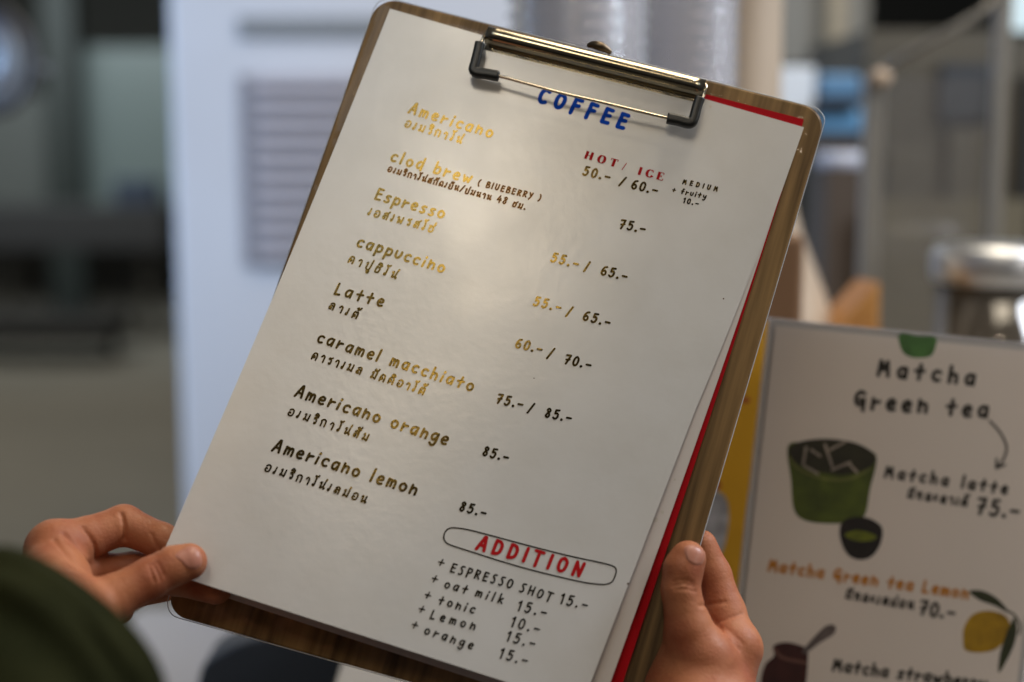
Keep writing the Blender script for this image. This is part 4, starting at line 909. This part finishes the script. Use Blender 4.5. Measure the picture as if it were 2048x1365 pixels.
# blue and white boxes beside the case
gp = pxbox('grey_panel', 1380, -200, 1745, 128, 2.5, .04, mat('grey_paint', (.20, .195, .175), rough=.6), None); tag(gp, 'grey painted wall panel above the blue boxes', 'panel')
st_ = pxbox('pale_strip', 1655, -200, 1700, 126, 2.46, .03, mat('tan_trim', (.32, .27, .19), rough=.6), None); tag(st_, 'tan vertical trim on the grey wall panel', 'trim')
wbx = pxbox('white_box', 1545, 134, 1632, 262, 1.9, .12, mat('white_card', (.62, .68, .76), rough=.5), None, .004); tag(wbx, 'white box beside the two blue boxes', 'box')
b1 = pxbox('blue_box', 1640, 148, 1722, 198, 1.9, .1, mat('blue_pack', (.10, .22, .38), rough=.35), None, .006); tag(b1, 'small blue box on top of the dark tray', 'box')
dt = pxbox('dark_tray', 1632, 199, 1724, 214, 1.88, .14, mat('dark_tray', (.02, .025, .035), rough=.5), None, .002); tag(dt, 'thin dark tray between two blue boxes', 'tray')
b2 = pxbox('blue_box', 1632, 215, 1726, 268, 1.9, .1, mat('bright_blue_pack', (.13, .31, .52), rough=.3), None, .006); tag(b2, 'bright blue box under the dark tray', 'box')
t_ = at(1640, 270, 1.9); t2 = at(1745, 270, 1.9)
sh = box('shelf', (at(1540, 270, 1.9)[0], 1.86, t_[2] - .025), (t2[0], 2.1, t_[2]), mat('dark_shelf', (.035, .03, .028), rough=.6), None); tag(sh, 'dark shelf carrying the white and blue boxes', 'shelf')
bc_ = at(1680, 326, 1.86); bw = lathe('white_bowl', [(.012, -.016), (.022, -.012), (.030, .0), (.032, .014), (.029, .014), (.026, 0), (.001, -.008)], bc_, mat('white_china', (.52, .55, .66), rough=.3), None, n=32)
tag(bw, 'white rounded bowl on top of the dark brown column, under the shelf', 'bowl')
br = pxbox('dark_column', 1640, 335, 1738, 841, 1.82, .10, mat('dark_brown', (.06, .042, .03), rough=.6), None); tag(br, 'dark brown column between the cream vessel and display case', 'column')
bh_ = pxbox('tan_backboard', 1742, 400, 2060, 850, 1.78, .02, mat('olive_board', (.115, .098, .062), rough=.6, noise=(6, (.09, .075, .05))), None); tag(bh_, 'olive brown board standing inside the display case', 'board')
# ------------------------------------------------------------------ far left
mc = thing('vented_machine', 'tall white machine with a louvred vent behind the clipboard', 'machine', (at(690, 700, 2.6)[0], 2.7, 0))
wm = mat('white_enamel', (.66, .68, .74), rough=.4)
a = at(354, 600, 2.6); b = at(1462, 600, 2.6)
body = box('body', (a[0], 2.6, .03), (b[0], 3.1, 2.3), wm, mc, .012)
vt = thing  # (no more empties below; parts are meshes)
v0 = at(488, 530, 2.59); v1 = at(760, 150, 2.59)
vp = box('vent_panel', (v0[0], 2.592, v0[2]), (v1[0], 2.599, v1[2]), mat('vent_dark', (.32, .30, .32), rough=.6), mc)
nl = 11
for k in range(nl):
    z = v0[2] + (v1[2] - v0[2]) * (k + .62) / nl
    lv = box('louvre', (v0[0] + .028, 2.570, z - .011), (v1[0] - .004, 2.591, z + .009), mat('louvre_white', (.50, .48, .53), rough=.5), vp, .003)
s0 = at(478, 74, 2.59); s1 = at(760, 34, 2.59)
box('slot', (s0[0], 2.590, s0[2]), (s1[0], 2.599, s1[2]), mat('slot_grey', (.25, .265, .28), rough=.5), mc)
# glass doors and posts
def glassdoor(x0, y0, x1, y1, Y, tintc, label, bars):
    lo_p = at(x0, y1, Y); hi_p = at(x1, y0, Y)
    o = thing('glass_door', label, 'door', ((lo_p[0] + hi_p[0]) / 2, Y, lo_p[2]))
    box('pane', (lo_p[0], Y, lo_p[2]), (hi_p[0], Y + .012, hi_p[2]), mat('pane_tint', tintc, rough=.35), o)
    fm = mat('door_frame', (.035, .045, .042), rough=.5)
    for xx in bars: box('stile', (xx - .1, Y - .03, lo_p[2]), (xx + .1, Y - .002, hi_p[2]), fm, o)
    return o
D5 = 11.0
gd1 = glassdoor(165, 95, 352, 420, D5, (.19, .235, .235), 'pale teal glass panel left of the white machine', [])
gd2 = glassdoor(-140, 190, 96, 405, D5, (.14, .15, .145), 'dim grey glass panel at the far left', [])
q = at(128, 300, 10.8)
post = box('post', (q[0] - .12, 10.75, 0), (q[0] + .12, 10.95, 4.2), mat('dark_post', (.028, .036, .034), rough=.5), None); tag(post, 'dark upright post between two glass panels', 'post')
bench = thing('bench', 'long dark bench standing on the floor at the left', 'bench', (at(60, 560, 8.5)[0], 8.5, 0))
dk = mat('dark_bench', (.018, .017, .017), rough=.6)
p0 = at(-400, 690, 8.5); p1 = at(212, 645, 8.5)
box('seat', (p0[0], 8.5, p0[2]), (p1[0], 9.1, p1[2]), dk, bench, .01)
for xx in (p1[0] - .12, p1[0] - 1.0): box('leg', (xx, 8.95, 0), (xx + .05, 9.0, p0[2]), mat('grey_leg', (.12, .12, .11), rough=.5), bench)
tb = thing('table', 'dark low table in front of the grey glass panel', 'table', (at(40, 450, 9.4)[0], 9.4, 0))
p2 = at(-400, 500, 9.4); p3 = at(330, 412, 9.4)
box('top', (p2[0], 9.4, p2[2]), (p3[0], 9.8, p3[2]), mat('dark_table', (.045, .046, .05), rough=.5), tb, .01)
for xx in (p3[0] - .25, p3[0] - 1.2): box('leg', (xx, 9.7, 0), (xx + .06, 9.76, p2[2]), mat('grey_leg', (.12, .12, .11), rough=.5), tb)
nb = pxbox('navy_bag', 225, 360, 312, 413, 9.45, .2, mat('navy_cloth', (.035, .05, .085), rough=.8), None, .02); tag(nb, 'small navy bag sitting on the dark table', 'bag')
yt = pxbox('yellow_crate', -60, 770, 60, 850, 4.3, .2, mat('ochre_crate', (.15, .10, .03), rough=.7), None, .02)
bpy.data.objects.remove(yt)
# round mirror, tilted, upper left
mcn = at(-22, 120, 2.2); rm = thing('round_mirror', 'round pale mirror with a dark rim at the upper left edge', 'mirror', mcn)
def disc(name, r0, r1, y0, y1, m, parent):
    n = 48; V = []; Fc = []
    for (r, y) in ((r0, y0), (r1, y0), (r1, y1), (r0, y1)):
        for k in range(n): t = 2 * math.pi * k / n; V.append((mcn[0] + r * math.cos(t), mcn[1] + y, mcn[2] + r * 1.22 * math.sin(t)))
    for i in range(4):
        j = (i + 1) % 4
        for k in range(n): Fc.append((i * n + k, j * n + k, j * n + (k + 1) % n, i * n + (k + 1) % n))
    return obj(name, V, Fc, m, parent)
disc('glass', .0005, .062, -.004, .004, mat('mirror_glass', (.30, .36, .44), rough=.25, spec=.5, noise=(14, (.12, .12, .15))), rm)
disc('rim', .0625, .071, -.012, .012, mat('mirror_rim', (.05, .045, .045), rough=.4), rm)
pl_ = at(-22, 120, 2.2)
box('arm', (mcn[0] - .012, mcn[1] + .013, mcn[2] - .006), (mcn[0] - .002, mcn[1] + .3, mcn[2] + .006), mat('mirror_arm', (.2, .2, .2), rough=.4), rm)
# pale table and navy chair low in the picture
pt = thing('side_table', 'pale grey table top below the clipboard corner', 'table', (at(380, 1300, 1.6)[0], 1.75, 0))
h0 = at(300, 1215, 1.9)
box('top', (at(275, 1215, 1.9)[0], 1.2, h0[2] - .025), (at(640, 1215, 1.9)[0], 1.9, h0[2]), mat('pale_laminate', (.34, .33, .34), rough=.5), pt, .005)
box('leg', (at(420, 1215, 1.6)[0], 1.5, 0), (at(520, 1215, 1.6)[0], 1.6, h0[2] - .025), mat('table_leg', (.1, .1, .1), rough=.5), pt)
ch = thing('chair', 'dark navy padded chair back below the clipboard', 'chair', (at(640, 1340, 1.05)[0], 1.1, 0))
pts = [(385, 1460), (400, 1345), (440, 1306), (500, 1280), (570, 1272), (650, 1280), (760, 1310), (840, 1380), (850, 1470)]
fr_ = smooth_path([at(x, y, 1.05) for x, y in pts], 6); n = len(fr_); V = [p for p in fr_] + [p + np.array([0, .05, 0]) for p in fr_]
V += [p + np.array([0, .0, 0]) for p in []]
Fc = [tuple(range(n))[::-1], tuple(range(n, 2 * n))] + [(i, (i + 1) % n, n + (i + 1) % n, n + i) for i in range(n)]
bk = obj('backrest', V, Fc, mat('navy_leather', (.045, .058, .085), rough=.5, spec=.4), ch, False); bevel(bk, .012, 4)
xl, xr = fr_[3][0], fr_[-3][0]; zb = min(p[2] for p in fr_)
for xx in (xl + .02, xr - .04): box('post', (xx, 1.06, 0), (xx + .02, 1.08, zb), mat('chair_metal', (.05, .05, .05), rough=.4, metal=.5), ch)
